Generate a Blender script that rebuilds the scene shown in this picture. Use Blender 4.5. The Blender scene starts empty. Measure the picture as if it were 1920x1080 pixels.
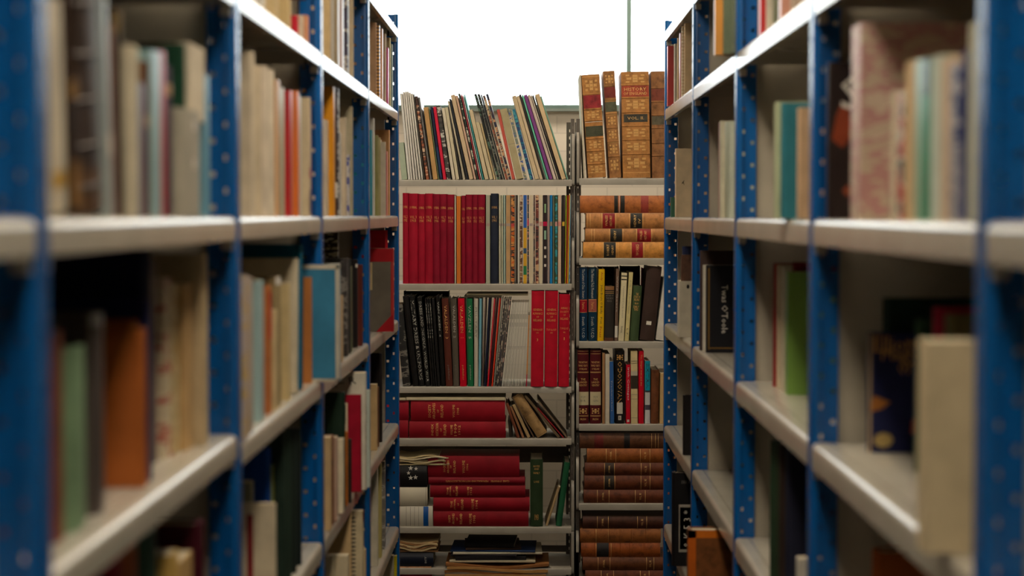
import bpy, bmesh, math, random
from mathutils import Vector, Matrix, Euler
random.seed(7)
S = bpy.context.scene
C = S.collection
R = math.radians

# ------------------------------------------------------------------ camera
HC = 1.45                       # eye height
F = 3500.0                      # focal length in pixels of the 1920 wide frame
cam_d = bpy.data.cameras.new('camera'); cam = bpy.data.objects.new('camera', cam_d); C.objects.link(cam)
cam_d.sensor_width = 36.0; cam_d.lens = F/1920*36.0
cam.location = (0, 0, HC)
cam.rotation_euler = (math.pi/2 - math.atan(137/F), 0, math.atan(37/F))
cam_d.clip_start = 0.05; cam_d.clip_end = 100
cam_d.dof.use_dof = True; cam_d.dof.focus_distance = 6.3; cam_d.dof.aperture_fstop = 3.6
S.camera = cam
CR = cam.rotation_euler.to_matrix()
def ray(px, py): return CR @ Vector(((px-960)/F, (540-py)/F, -1))
def hit_y(px, py, Y):
    d = ray(px, py); t = Y/d.y
    return Vector((d.x*t, Y, HC + d.z*t))
def hit_x(px, py, X):
    d = ray(px, py); t = X/d.x
    return Vector((X, d.y*t, HC + d.z*t))

# ------------------------------------------------------------------ world, light, exposure
w = bpy.data.worlds.new('world'); S.world = w; w.use_nodes = True
bg = w.node_tree.nodes['Background']
bg.inputs[0].default_value = (0.93, 0.97, 1.0, 1); bg.inputs[1].default_value = 4.2
S.view_settings.view_transform = 'Standard'; S.view_settings.look = 'None'
S.view_settings.gamma = 1; S.view_settings.use_curve_mapping = False
S.view_settings.exposure = 0.16
LAMP_W = 13.5
WALL_Y = 7.45
def area(name, loc, rot, sx, sy, power, col=(1, 1, 1), portal=False):
    l = bpy.data.lights.new(name, 'AREA'); l.shape = 'RECTANGLE'; l.size = sx; l.size_y = sy
    l.energy = power; l.color = col
    if portal: l.cycles.is_portal = True
    o = bpy.data.objects.new(name, l); C.objects.link(o); o.location = loc; o.rotation_euler = rot
    return o
WX0, WX1 = -1.6, 1.7
WZ0, WZ1 = HC + 0.421, HC + 1.12
area('window_portal', ((WX0+WX1)/2, WALL_Y+0.12, (WZ0+WZ1)/2), (R(-90), 0, 0), WX1-WX0, WZ1-WZ0, 1, portal=True)

# ------------------------------------------------------------------ materials
def lin(c):
    f = lambda v: (v/255/12.92) if v/255 <= 0.04045 else ((v/255+0.055)/1.055)**2.4
    return (f(c[0]), f(c[1]), f(c[2]), 1)
_m = {}
def mat(kind, col, col2=None, col3=None):
    key = (kind, col, col2, col3)
    if key in _m: return _m[key]
    m = bpy.data.materials.new(kind + '_%d_%d_%d' % col); m.use_nodes = True
    nt = m.node_tree; N = nt.nodes; L = nt.links
    b = N['Principled BSDF']
    tc = N.new('ShaderNodeTexCoord'); oi = N.new('ShaderNodeObjectInfo')
    off = N.new('ShaderNodeVectorMath'); off.operation = 'ADD'
    sc = N.new('ShaderNodeVectorMath'); sc.operation = 'SCALE'; sc.inputs['Scale'].default_value = 37.0
    cb = N.new('ShaderNodeCombineXYZ')
    for i in range(3): L.new(oi.outputs['Random'], cb.inputs[i])
    L.new(cb.outputs[0], sc.inputs[0]); L.new(tc.outputs['Object'], off.inputs[0]); L.new(sc.outputs[0], off.inputs[1])
    def noise(scale, det=2, vec=None, rough=0.5):
        n = N.new('ShaderNodeTexNoise'); n.inputs['Scale'].default_value = scale
        n.inputs['Detail'].default_value = det; n.inputs['Roughness'].default_value = rough
        L.new(vec or off.outputs[0], n.inputs['Vector']); return n
    def ramp(src, pts, interp='LINEAR'):
        r = N.new('ShaderNodeValToRGB'); r.color_ramp.interpolation = interp
        e = r.color_ramp.elements
        while len(e) < len(pts): e.new(0.5)
        for i, (p, c) in enumerate(pts): e[i].position = p; e[i].color = c
        L.new(src, r.inputs[0]); return r
    def shade(c, k): c = lin(c); return (min(1, c[0]*k), min(1, c[1]*k), min(1, c[2]*k), 1)
    def bump(src, strength, dist):
        bp = N.new('ShaderNodeBump'); bp.inputs['Strength'].default_value = strength; bp.inputs['Distance'].default_value = dist
        L.new(src, bp.inputs['Height']); L.new(bp.outputs[0], b.inputs['Normal'])
    if kind == 'cloth':
        n = noise(22, 3); r = ramp(n.outputs[0], [(0.3, shade(col, .82)), (0.7, shade(col, 1.12))]); L.new(r.outputs[0], b.inputs['Base Color'])
        b.inputs['Roughness'].default_value = 0.62; b.inputs['Specular IOR Level'].default_value = 0.2
        bump(noise(900, 1).outputs[0], 0.25, 0.0005)
    elif kind == 'gloss':
        n = noise(9, 2); r = ramp(n.outputs[0], [(0.3, shade(col, .9)), (0.7, shade(col, 1.06))]); L.new(r.outputs[0], b.inputs['Base Color'])
        b.inputs['Roughness'].default_value = 0.33; b.inputs['Specular IOR Level'].default_value = 0.3
    elif kind == 'paper':
        n = noise(30, 4); r = ramp(n.outputs[0], [(0.3, shade(col, .86)), (0.7, shade(col, 1.06))]); L.new(r.outputs[0], b.inputs['Base Color'])
        b.inputs['Roughness'].default_value = 0.85; b.inputs['Specular IOR Level'].default_value = 0.2
    elif kind == 'leather':
        n = noise(45, 5, rough=0.65)
        r = ramp(n.outputs[0], [(0.30, shade(col, .45)), (0.48, shade(col, .92)), (0.70, shade(col, 1.25))]); L.new(r.outputs[0], b.inputs['Base Color'])
        b.inputs['Roughness'].default_value = 0.5; b.inputs['Specular IOR Level'].default_value = 0.3; bump(noise(260, 3).outputs[0], 0.35, 0.001)
    elif kind == 'print':      # a printed picture running over the spine
        mp = N.new('ShaderNodeMapping'); mp.inputs['Scale'].default_value = (14, 14, 40); L.new(off.outputs[0], mp.inputs[0])
        n = noise(1.0, 3, mp.outputs[0], 0.6)
        r = ramp(n.outputs[0], [(0.0, lin(col)), (0.44, lin(col2)), (0.53, lin(col3)), (0.60, lin(col))], 'CONSTANT'); L.new(r.outputs[0], b.inputs['Base Color'])
        b.inputs['Roughness'].default_value = 0.45
    elif kind == 'pages':
        mp = N.new('ShaderNodeMapping'); mp.inputs['Scale'].default_value = (900, 20, 20); L.new(tc.outputs['Object'], mp.inputs[0])
        n = noise(1.0, 2, mp.outputs[0]); r = ramp(n.outputs[0], [(0.3, shade(col, .84)), (0.7, shade(col, 1.08))]); L.new(r.outputs[0], b.inputs['Base Color'])
        b.inputs['Roughness'].default_value = 0.9
    elif kind == 'ink':
        b.inputs['Base Color'].default_value = lin(col); b.inputs['Roughness'].default_value = 0.5
    elif kind == 'gilt':
        b.inputs['Base Color'].default_value = lin(col); b.inputs['Roughness'].default_value = 0.4; b.inputs['Metallic'].default_value = 0.35
    elif kind == 'bluepaint':
        n = noise(6, 3); r = ramp(n.outputs[0], [(0.3, shade(col, .88)), (0.7, shade(col, 1.08))]); L.new(r.outputs[0], b.inputs['Base Color'])
        b.inputs['Roughness'].default_value = 0.27; b.inputs['Specular IOR Level'].default_value = 0.6
    elif kind == 'shelfpaint':
        n = noise(7, 4); r = ramp(n.outputs[0], [(0.3, shade(col, .9)), (0.7, shade(col, 1.05))])
        # small punched holes in a row 28 mm behind the front edge
        sp = N.new('ShaderNodeSeparateXYZ'); L.new(tc.outputs['Object'], sp.inputs[0])
        def mth(op, a, bb=None):
            q = N.new('ShaderNodeMath'); q.operation = op
            for i, v in enumerate((a, bb)):
                if v is None: continue
                if isinstance(v, (int, float)): q.inputs[i].default_value = v
                else: L.new(v, q.inputs[i])
            return q.outputs[0]
        fy = mth('SUBTRACT', mth('PINGPONG', sp.outputs[0], 0.022), 0.011)
        dx = mth('SUBTRACT', sp.outputs[1], 0.028)
        d = mth('SQRT', mth('ADD', mth('MULTIPLY', fy, fy), mth('MULTIPLY', dx, dx)))
        hole = mth('LESS_THAN', d, 0.0028)
        mx = N.new('ShaderNodeMix'); mx.data_type = 'RGBA'; L.new(hole, mx.inputs['Factor']); L.new(r.outputs[0], mx.inputs[6]); mx.inputs[7].default_value = (.01, .01, .01, 1)
        L.new(mx.outputs[2], b.inputs['Base Color'])
        b.inputs['Roughness'].default_value = 0.17; b.inputs['Specular IOR Level'].default_value = 0.5
    elif kind == 'metal':
        n = noise(12, 4); r = ramp(n.outputs[0], [(0.3, shade(col, .85)), (0.7, shade(col, 1.1))]); L.new(r.outputs[0], b.inputs['Base Color'])
        b.inputs['Roughness'].default_value = 0.42
    elif kind == 'brick':
        mp = N.new('ShaderNodeMapping'); mp.inputs['Rotation'].default_value = (R(90), 0, 0); L.new(tc.outputs['Object'], mp.inputs[0])
        bt = N.new('ShaderNodeTexBrick'); L.new(mp.outputs[0], bt.inputs['Vector'])
        bt.inputs['Color1'].default_value = shade(col, 1.0); bt.inputs['Color2'].default_value = shade(col, .93); bt.inputs['Mortar'].default_value = shade(col, .84)
        bt.inputs['Scale'].default_value = 1.0; bt.inputs['Mortar Size'].default_value = 0.003; bt.inputs['Brick Width'].default_value = 0.2; bt.inputs['Row Height'].default_value = 0.071
        L.new(bt.outputs[0], b.inputs['Base Color']); b.inputs['Roughness'].default_value = 0.6
        bump(bt.outputs['Fac'], -0.5, 0.003)
    elif kind == 'plaster':
        n = noise(3, 5); r = ramp(n.outputs[0], [(0.3, shade(col, .93)), (0.7, shade(col, 1.03))]); L.new(r.outputs[0], b.inputs['Base Color'])
        b.inputs['Roughness'].default_value = 0.9
    elif kind == 'floor':
        n = noise(5, 5); r = ramp(n.outputs[0], [(0.3, shade(col, .8)), (0.7, shade(col, 1.1))]); L.new(r.outputs[0], b.inputs['Base Color'])
        b.inputs['Roughness'].default_value = 0.45
    elif kind == 'lamp':
        b.inputs['Base Color'].default_value = (.8, .8, .8, 1); b.inputs['Emission Color'].default_value = lin(col); b.inputs['Emission Strength'].default_value = LAMP_W
    elif kind == 'pane':
        N.remove(b); t = N.new('ShaderNodeBsdfTransparent'); g = N.new('ShaderNodeBsdfGlossy'); g.inputs['Roughness'].default_value = 0.02
        mx = N.new('ShaderNodeMixShader'); mx.inputs[0].default_value = 0.06; t.inputs[0].default_value = (.96, .98, .97, 1)
        L.new(t.outputs[0], mx.inputs[1]); L.new(g.outputs[0], mx.inputs[2]); L.new(mx.outputs[0], N['Material Output'].inputs[0])
    _m[key] = m
    return m

BLUE = mat('bluepaint', (0, 92, 166)); SHELF = mat('shelfpaint', (186, 180, 166)); CLIP = mat('metal', (190, 188, 180))
PANEL = mat('metal', (186, 178, 160)); GREY = mat('metal', (156, 150, 138)); POST = mat('metal', (96, 88, 80))
PAGES = mat('pages', (214, 200, 170)); GOLD = mat('gilt', (232, 176, 100)); GOLD2 = mat('gilt', (232, 188, 116))
WHITEI = mat('ink', (222, 218, 208)); BLACKI = mat('ink', (28, 26, 26)); REDI = mat('ink', (170, 30, 30)); GREYI = mat('ink', (120, 116, 108))

# ------------------------------------------------------------------ mesh helpers
def obj(name, bm, m, parent=None, smooth=True, ang=35, stay=False):
    me = bpy.data.meshes.new(name)
    bmesh.ops.recalc_face_normals(bm, faces=bm.faces[:]) if not stay else None
    bm.to_mesh(me); bm.free(); me.materials.append(m)
    if smooth and len(me.polygons):
        me.shade_smooth(); me.set_sharp_from_angle(angle=R(ang))
    o = bpy.data.objects.new(name, me); C.objects.link(o)
    if parent: o.parent = parent
    return o
def box(bm, x0, x1, y0, y1, z0, z1):
    v = [bm.verts.new(p) for p in ((x0,y0,z0),(x1,y0,z0),(x1,y1,z0),(x0,y1,z0),(x0,y0,z1),(x1,y0,z1),(x1,y1,z1),(x0,y1,z1))]
    for f in ((0,3,2,1),(4,5,6,7),(0,1,5,4),(1,2,6,5),(2,3,7,6),(3,0,4,7)): bm.faces.new([v[i] for i in f])
def prism(bm, pts, z0, z1, M=None):
    a = [bm.verts.new((x, y, z0)) for x, y in pts]; b = [bm.verts.new((x, y, z1)) for x, y in pts]
    n = len(pts)
    for i in range(n): bm.faces.new((a[i], a[(i+1) % n], b[(i+1) % n], b[i]))
    bm.faces.new(a[::-1]); bm.faces.new(b)
    if M:
        for v in a+b: v.co = M @ v.co
def holed(bm, x0, x1, z0, z1, hx0, hx1, hh, pitch, start, y0, th):
    """perforated plate in the xz plane: a slot hx0..hx1 wide, hh high, every pitch"""
    cuts = [z0]; z = start; holes = []
    while z + hh/2 < z1 - .004:
        if z - hh/2 > z0 + .004: holes.append((z-hh/2, z+hh/2))
        z += pitch
    for a, b in holes: cuts += [a, b]
    cuts.append(z1)
    xs = [x0, hx0, hx1, x1]
    def q(xa, xb, za, zb): box_faces.append((xa, xb, za, zb))
    box_faces = []
    for i in range(len(cuts)-1):
        za, zb = cuts[i], cuts[i+1]
        if i % 2 == 0: q(x0, x1, za, zb)
        else: q(x0, hx0, za, zb); q(hx1, x1, za, zb)
    for xa, xb, za, zb in box_faces: box(bm, xa, xb, y0, y0+th, za, zb)
LABELS = []
def tag(o, label, cat, group=None):
    o['label'] = label; o['category'] = cat
    if group: o['group'] = group
    LABELS.append(label)
def thing(name, label, cat, group=None, M=None):
    o = bpy.data.objects.new(name, None); C.objects.link(o); o.empty_display_size = .05
    tag(o, label, cat, group)
    if M is not None: o.matrix_world = M
    return o
def struct(name, bm, m, smooth=False):
    o = obj(name, bm, m, None, smooth); o['kind'] = 'structure'; return o

# ------------------------------------------------------------------ the room
XW0, XW1, YB, CEIL = -2.6, 2.7, -2.6, HC + 1.22
bm = bmesh.new(); box(bm, XW0-.1, XW1+.1, YB-.1, WALL_Y+.2, -.1, 0); struct('floor', bm, mat('floor', (30, 25, 22)))
bm = bmesh.new(); box(bm, XW0-.1, XW1+.1, YB-.1, WALL_Y+.2, CEIL, CEIL+.1); struct('ceiling', bm, mat('plaster', (150, 140, 126)))
bm = bmesh.new(); box(bm, XW0-.1, XW0, YB, WALL_Y, 0, CEIL); struct('wall_left', bm, mat('plaster', (176, 164, 144)))
bm = bmesh.new(); box(bm, XW1, XW1+.1, YB, WALL_Y, 0, CEIL); struct('wall_right', bm, mat('plaster', (176, 164, 144)))
bm = bmesh.new(); box(bm, XW0, XW1, YB-.1, YB, 0, CEIL); struct('wall_front', bm, mat('plaster', (176, 164, 144)))
bm = bmesh.new()
box(bm, XW0-.1, WX0, WALL_Y, WALL_Y+.2, 0, CEIL); box(bm, WX1, XW1+.1, WALL_Y, WALL_Y+.2, 0, CEIL)
box(bm, WX0, WX1, WALL_Y, WALL_Y+.2, 0, WZ0); box(bm, WX0, WX1, WALL_Y, WALL_Y+.2, WZ1, CEIL)
struct('wall_back', bm, mat('brick', (226, 216, 200)))
bm = bmesh.new()
mx_ = hit_y(1179, 60, WALL_Y+.05).x
for a, b, c, d in ((WX0, WX1, WZ0, WZ0+.018), (WX0, WX1, WZ1-.03, WZ1), (WX0, WX0+.03, WZ0, WZ1), (WX1-.03, WX1, WZ0, WZ1), (mx_-.008, mx_+.008, WZ0, WZ1), (mx_-1.3, mx_-1.284, WZ0, WZ1)):
    box(bm, a, b, WALL_Y+.03, WALL_Y+.07, c, d)
wf = struct('window_1', bm, mat('metal', (104, 128, 122)))
bm = bmesh.new(); box(bm, WX0, WX1, WALL_Y+.048, WALL_Y+.052, WZ0, WZ1); p_ = obj('window_pane', bm, mat('pane', (255, 255, 255)), wf, False)
bm = bmesh.new(); box(bm, WX0-.05, WX1+.05, WALL_Y-.03, WALL_Y+.03, WZ0-.010, WZ0); obj('window_sill', bm, mat('metal', (120, 132, 126)), wf, False)
# ceiling luminaires over the aisle
for i, (lx, ly, lb) in enumerate(((0, .5, 'above the near end of the aisle'), (0, 2.75, 'above the middle of the aisle'), (-.65, 5.5, 'over the cross aisle, left'), (.65, 5.5, 'over the cross aisle, right'), (.2, 7.05, 'between the grey units and the window wall'))):
    t = thing('ceiling_light', 'white box ceiling lamp ' + lb, 'ceiling light', 'ceiling lamps', Matrix.Translation((lx, ly, CEIL-.07)))
    if i >= 2: t.rotation_euler.z = math.pi/2
    bm = bmesh.new(); hl = .85 if i < 2 else .5; box(bm, -.15, .15, -hl, hl, .012, .0695); obj('housing', bm, mat('metal', (230, 230, 226)), t, False)
    bm = bmesh.new(); box(bm, -.13, .13, -hl+.02, hl-.02, 0, .012); obj('diffuser', bm, mat('lamp', (255, 238, 214)), t, False)

# ------------------------------------------------------------------ blue racks on both sides
XL, XR = .391, .402
ZL = [0.49, 1.494, 2.49, 3.487, 4.495, 5.49]
ZR = [0.68, 1.68, 2.70, 3.70, 4.69, 5.675]
TOP = HC + .585
SH = {'L': {'U2': .549, 'U1': .306, 'M': -.002, 'L1': -.307, 'L2': -.612, 'L3': -.918, 'L4': -1.22},
      'R': {'U2': .560, 'U1': .322, 'M': -.006, 'L1': -.328, 'L2': -.639, 'L3': -.940, 'L4': -1.24}}
RD = .41; LIP = {'L': .031, 'R': .037}
def shelf_h(side, bay, k):
    h = SH[side][k]
    if side == 'L' and bay == 1 and k == 'L1': h = -.292
    return HC + h
def upright_mesh():
    """local x along the rack, y into the rack, z up"""
    bm = bmesh.new(); H = TOP
    holed(bm, -.013, .013, 0, H, -.005, .005, .006, .044, .03, 0, .0015)      # aisle flange
    for q in (-1, 1):                                                        # its rolled edges
        po = [(q*(.013+.007*math.sin(i*math.pi/10)), .007-.007*math.cos(i*math.pi/10)) for i in range(6)] + [(q*.020, .012)]
        pi_ = [(q*(.013+.0055*math.sin(i*math.pi/10)), .007-.0055*math.cos(i*math.pi/10)) for i in range(6)] + [(q*.0185, .012)]
        prism(bm, po + pi_[::-1], 0, H)
    # two perforated webs standing square to the aisle
    def web(y0, y1, hy0, hy1, hh, start, x0):
        b2 = bmesh.new(); holed(b2, y0, y1, 0, H, hy0, hy1, hh, .044, start, x0, .0015)
        for v in b2.verts: v.co = Vector((v.co.y, v.co.x, v.co.z))
        me = bpy.data.meshes.new('t'); b2.to_mesh(me); b2.free(); bm.from_mesh(me); bpy.data.meshes.remove(me)
    web(.0015, .025, .006, .018, .0075, .030, -.010)
    web(.025, .040, .029, .036, .007, .052, -.013)
    box(bm, -.013, -.0085, .0243, .0258, 0, H); box(bm, -.013, .004, .0385, .040, 0, H)
    return bm
um = None
def rack(side):
    global um
    zs = ZL if side == 'L' else ZR; X0 = XL if side == 'L' else XR; sg = -1 if side == 'L' else 1
    lab = {'L': 'long blue and grey metal shelving rack on the left of the aisle', 'R': 'long blue and grey metal shelving rack on the right of the aisle'}[side]
    rz = math.pi/2 if side == 'L' else -math.pi/2
    root = thing('shelving_rack', lab, 'shelf rack', 'blue racks beside the aisle', Matrix.Translation((sg*X0, 0, 0)) @ Matrix.Rotation(rz, 4, 'Z'))
    # root local: x along the aisle (left rack +Y, right rack -Y), y into the rack
    d = 1 if side == 'L' else -1
    for z in zs:
        for rear in (0, 1):
            if um is None:
                o = obj('upright', upright_mesh(), BLUE, root, True, 30); um = o.data
            else:
                o = bpy.data.objects.new('upright', um); C.objects.link(o); o.parent = root
            o.location = (d*z, RD if rear else 0, 0)
            o.scale = (d, -1 if rear else 1, 1)
        bm = bmesh.new(); box(bm, d*z-.001, d*z+.001, .0415, RD-.042, .02, TOP-.02); obj('side_panel', bm, PANEL, root, False)
    for b in range(len(zs)-1):
        a, c = sorted((d*(zs[b]+.0215), d*(zs[b+1]-.0215)))
        bm = bmesh.new(); box(bm, a, c, RD-.03, RD-.028, .05, TOP-.03); obj('back_panel', bm, PANEL, root, False)
        for k in SH[side]:
            hz = shelf_h(side, b, k); lp = LIP[side]
            pr = [(RD-.035, 0), (.0095, 0), (.0065, -.0008), (.0035, -.0028), (.0012, -.006), (.0005, -.0095), (.0005, -lp), (.012, -lp), (.012, -lp+.0015), (.002, -lp+.0015), (.002, -.010), (.0095, -.0015), (RD-.035, -.0015)]
            bm = bmesh.new()
            M = Matrix(((0, 0, 1, 0), (1, 0, 0, 0), (0, 1, 0, 0), (0, 0, 0, 1)))   # profile (y,z) extruded along x
            prism(bm, pr, a, c, M)
            for xe in (a, c-.0015): box(bm, xe, xe+.0015, .003, RD-.036, -.028, -.0016)
            s = obj('shelf', bm, SHELF, root, True, 50); s.location = (0, 0, hz)
            for xe in (a, c-.012):
                bm = bmesh.new(); box(bm, xe, xe+.012, .004, .018, -lp-.013, -lp-.0002); obj('shelf_clip', bm, CLIP, s, False)
    return root
RK = {'L': rack('L'), 'R': rack('R')}

# ------------------------------------------------------------------ books
def text_mesh(s):
    cu = bpy.data.curves.new('t', 'FONT'); cu.body = s; cu.align_x = 'CENTER'; cu.align_y = 'CENTER'; cu.resolution_u = 1
    o = bpy.data.objects.new('t', cu); C.objects.link(o)
    me = bpy.data.meshes.new_from_object(o); bpy.data.objects.remove(o); bpy.data.curves.remove(cu)
    return me
_tm = {}
def add_text(parent, s, m, cx, cz, w, h, arc, rot=0, name='spine_title', y_off=-.0006):
    """text fitted into w x h (along its own reading direction), centred at cx,cz on the spine; rot 90 reads upward, -90 downward"""
    if s not in _tm: _tm[s] = text_mesh(s)
    me = _tm[s].copy()
    if not me.vertices: return
    xs = [v.co.x for v in me.vertices]; ys = [v.co.y for v in me.vertices]
    x0, x1, y0, y1 = min(xs), max(xs), min(ys), max(ys)
    sx = w/(x1-x0); sy = h/max(y1-y0, .01)
    cr, sr = math.cos(R(rot)), math.sin(R(rot))
    for v in me.vertices:
        u = (v.co.x-(x0+x1)/2)*sx; q = (v.co.y-(y0+y1)/2)*sy
        x = cx + u*cr - q*sr; z = cz + u*sr + q*cr
        v.co = (x, arc(x)+y_off, z)
    me.materials.clear(); me.materials.append(m)
    o = bpy.data.objects.new(name, me); C.objects.link(o); o.parent = parent
    return o
def patch(bm, arc, x0, x1, z0, z1, off=-.0004, n=6, rag=0):
    a = []
    for i in range(n+1):
        x = x0+(x1-x0)*i/n; y = arc(x)+off; a.append((bm.verts.new((x, y, z0+random.uniform(-rag, rag))), bm.verts.new((x, y, z1+random.uniform(-rag, rag)))))
    for i in range(n): bm.faces.new((a[i][0], a[i+1][0], a[i+1][1], a[i][1]))
def ornament(bm, arc, cx, cz, rx, rz):
    def blob(px, pz, r, k):
        c = bm.verts.new((px, arc(px)-.0007, pz)); ring = []
        for i in range(8):
            an = i*math.pi/4; rr = r*(1 if i % 2 else k)
            x = px+math.cos(an)*rr*rx; z = pz+math.sin(an)*rr*rz; ring.append(bm.verts.new((x, arc(x)-.0007, z)))
        for i in range(8): bm.faces.new((c, ring[i], ring[(i+1) % 8]))
    blob(cx, cz, .38, .6)
    for sx, sz in ((1, 0), (-1, 0), (0, 1), (0, -1)): blob(cx+sx*rx*.58, cz+sz*rz*.58, .36, .62)
    for sx, sz in ((1, 1), (-1, 1), (1, -1), (-1, -1)): blob(cx+sx*rx*.72, cz+sz*rz*.74, .24, .8)

def make_book(M, W, D, H, col, kind, label, cat='book', group=None, ex=(), name=None):
    W = max(W, .0022); H = max(H, .03)
    soft = kind in ('soft', 'print', 'mag', 'paper')
    if kind == 'print' and not isinstance(col[0], tuple): col = (col, tuple(int(c*.72) for c in col), tuple(min(255, int(c*1.25)) for c in col))
    m = mat('print', *col) if kind == 'print' else mat({'cloth': 'cloth', 'leather': 'leather', 'soft': 'gloss', 'mag': 'gloss', 'paper': 'paper', 'gloss': 'gloss'}[kind], col)
    if name is None: name = {'leather': 'leather_book', 'mag': 'magazine', 'print': 'magazine', 'paper': 'booklet'}.get(kind, 'book')
    if cat == 'book' and kind in ('mag', 'print') and name == 'magazine': cat = 'magazine'
    t = thing(name, label, cat, group, M)
    b = 0.0 if soft else min(.007, W*.22); tb = min(.0006 if soft else (.0032 if kind == 'leather' else .0024), W*.22)
    arc = lambda x: b*(2*x/W)**2 if abs(x) <= W/2 else b
    n = 10 if not soft else 1
    pts = [(-W/2, D)] + [(-W/2+W*i/n, arc(-W/2+W*i/n)) for i in range(n+1)] + [(W/2, D), (W/2-tb, D), (W/2-tb, b+tb), (-W/2+tb, b+tb), (-W/2+tb, D)]
    if soft and W > .004:
        e = min(.0012, W*.2); pts = [(-W/2, D), (-W/2, e), (-W/2+e, 0), (W/2-e, 0), (W/2, e), (W/2, D), (W/2-tb, D), (W/2-tb, tb+e), (-W/2+tb, tb+e), (-W/2+tb, D)]
    bm = bmesh.new(); prism(bm, pts, 0, H)
    bands = [e for e in ex if e[0] == 'bands']
    if bands:
        for fz in bands[0][1]:
            z = H*(1-fz); r = .0022
            arcs = [-W/2+W*i/10 for i in range(11)]
            ring = []
            for x in arcs:
                y = arc(x); ring.append([bm.verts.new((x, y+.001, z-r*1.6)), bm.verts.new((x*1.01, y-r*.75, z-r*.7)), bm.verts.new((x*1.01, y-r*.75, z+r*.7)), bm.verts.new((x, y+.001, z+r*1.6))])
            for i in range(10):
                for j in range(3): bm.faces.new((ring[i][j], ring[i+1][j], ring[i+1][j+1], ring[i][j+1]))
    obj('cover', bm, m, t, True, 40)
    ov = .0 if soft else .003
    bm = bmesh.new(); box(bm, -W/2+tb, W/2-tb, b+tb+(.0012 if soft else 0), D-ov-.0006, ov, H-(ov if not soft else .0004))
    pc = next((e[1] for e in ex if e[0] == 'pagecol'), None)
    obj('page_block', bm, mat('pages', pc) if pc else PAGES, t, False)
    for e in ex:
        if e[0] == 'label':                      # (label, f0, f1, colour, [width fraction])
            wf_ = e[4] if len(e) > 4 else .98
            bm = bmesh.new(); patch(bm, arc, -W/2*wf_, W/2*wf_, H*(1-e[2]), H*(1-e[1])); obj('spine_label', bm, mat('gloss' if kind != 'leather' else 'leather', e[3]), t, True)
        elif e[0] == 'text':                     # (text, string, f centre, width frac, height m, material)
            add_text(t, e[1], e[5], 0, H*(1-e[2]), W*e[3], e[4], arc)
        elif e[0] == 'vtext':                    # (vtext, string, f0, f1, thickness frac, material, [rot])
            add_text(t, e[1], e[5], 0, H*(1-(e[2]+e[3])/2), H*(e[3]-e[2]), W*e[4], arc, e[6] if len(e) > 6 else -90)
        elif e[0] == 'lines':                    # gilt rules across the spine
            bm = bmesh.new()
            for fz in e[1]: patch(bm, arc, -W/2*.96, W/2*.96, H*(1-fz)-.0006, H*(1-fz)+.0006, -.0005)
            obj('gilt_rule', bm, e[2] if len(e) > 2 else GOLD, t, True)
        elif e[0] == 'orn':                      # gilt ornaments in panels
            bm = bmesh.new()
            for f0, f1 in e[1]: ornament(bm, arc, 0, H*(1-(f0+f1)/2), W*.38, H*(f1-f0)*.38)
            obj('gilt_ornament', bm, e[2] if len(e) > 2 else GOLD, t, True)
        elif e[0] == 'coil':
            bm = bmesh.new(); nn = int(H/.009)
            for i in range(nn):
                z = .006+i*.009
                for k in range(8):
                    a0, a1 = k*math.pi/4, (k+1)*math.pi/4; rr = min(max(W*.55, .004), .007)
                    p = []
                    for an in (a0, a1):
                        for q in (.88, 1.0): p.append(bm.verts.new((math.cos(an)*rr*q, -.002+math.sin(an)*rr*q, z)))
                    p2 = [bm.verts.new(v.co+Vector((0, 0, .0018))) for v in p]
                    bm.faces.new((p[1], p[3], p2[3], p2[1])); bm.faces.new((p[0], p[2], p2[2], p2[0])); bm.faces.new((p[0], p[2], p[3], p[1])); bm.faces.new((p2[0], p2[2], p2[3], p2[1]))
            obj('coil_binding', bm, mat('metal', e[1]), t, False)
        elif e[0] == 'cover_patch':              # (name, side -1/+1, y0, y1, z0 frac from top, z1 frac, colour)
            x = e[2]*(W/2+.0004); bm = bmesh.new(); y0, y1 = e[3], e[4]; z0, z1 = H*(1-e[6]), H*(1-e[5])
            if len(e) > 8:                       # polygon in (y, z) fractions
                vs = [bm.verts.new((x, y0+(y1-y0)*a, z0+(z1-z0)*c)) for a, c in e[8]]; bm.faces.new(vs)
            else:
                vs = [bm.verts.new(v) for v in ((x, y0, z0), (x, y1, z0), (x, y1, z1), (x, y0, z1))]; bm.faces.new(vs)
            obj(e[1], bm, mat('cloth', e[7]), t, False)
        elif e[0] == 'cover_text':               # (string, side, y centre, f centre, width, height, material, rot)
            me = text_mesh(e[1]); xs = [v.co.x for v in me.vertices]; ys = [v.co.y for v in me.vertices]
            x0, x1, y0, y1 = min(xs), max(xs), min(ys), max(ys); cr, sr = math.cos(R(e[8])), math.sin(R(e[8])); sg = e[2]
            for v in me.vertices:
                u = (v.co.x-(x0+x1)/2)*e[5]/(x1-x0); q = (v.co.y-(y0+y1)/2)*e[6]/(y1-y0)
                v.co = (sg*(W/2+.0009), e[3]+sg*(u*cr-q*sr), H*(1-e[4])+u*sr+q*cr)
            me.materials.clear(); me.materials.append(e[7]); o = bpy.data.objects.new('cover_title', me); C.objects.link(o); o.parent = t
    return t

def place(base, rz, theta):
    return Matrix.Translation(base) @ Matrix.Rotation(rz, 4, 'Z') @ Matrix.Rotation(theta, 4, 'Y')

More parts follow.
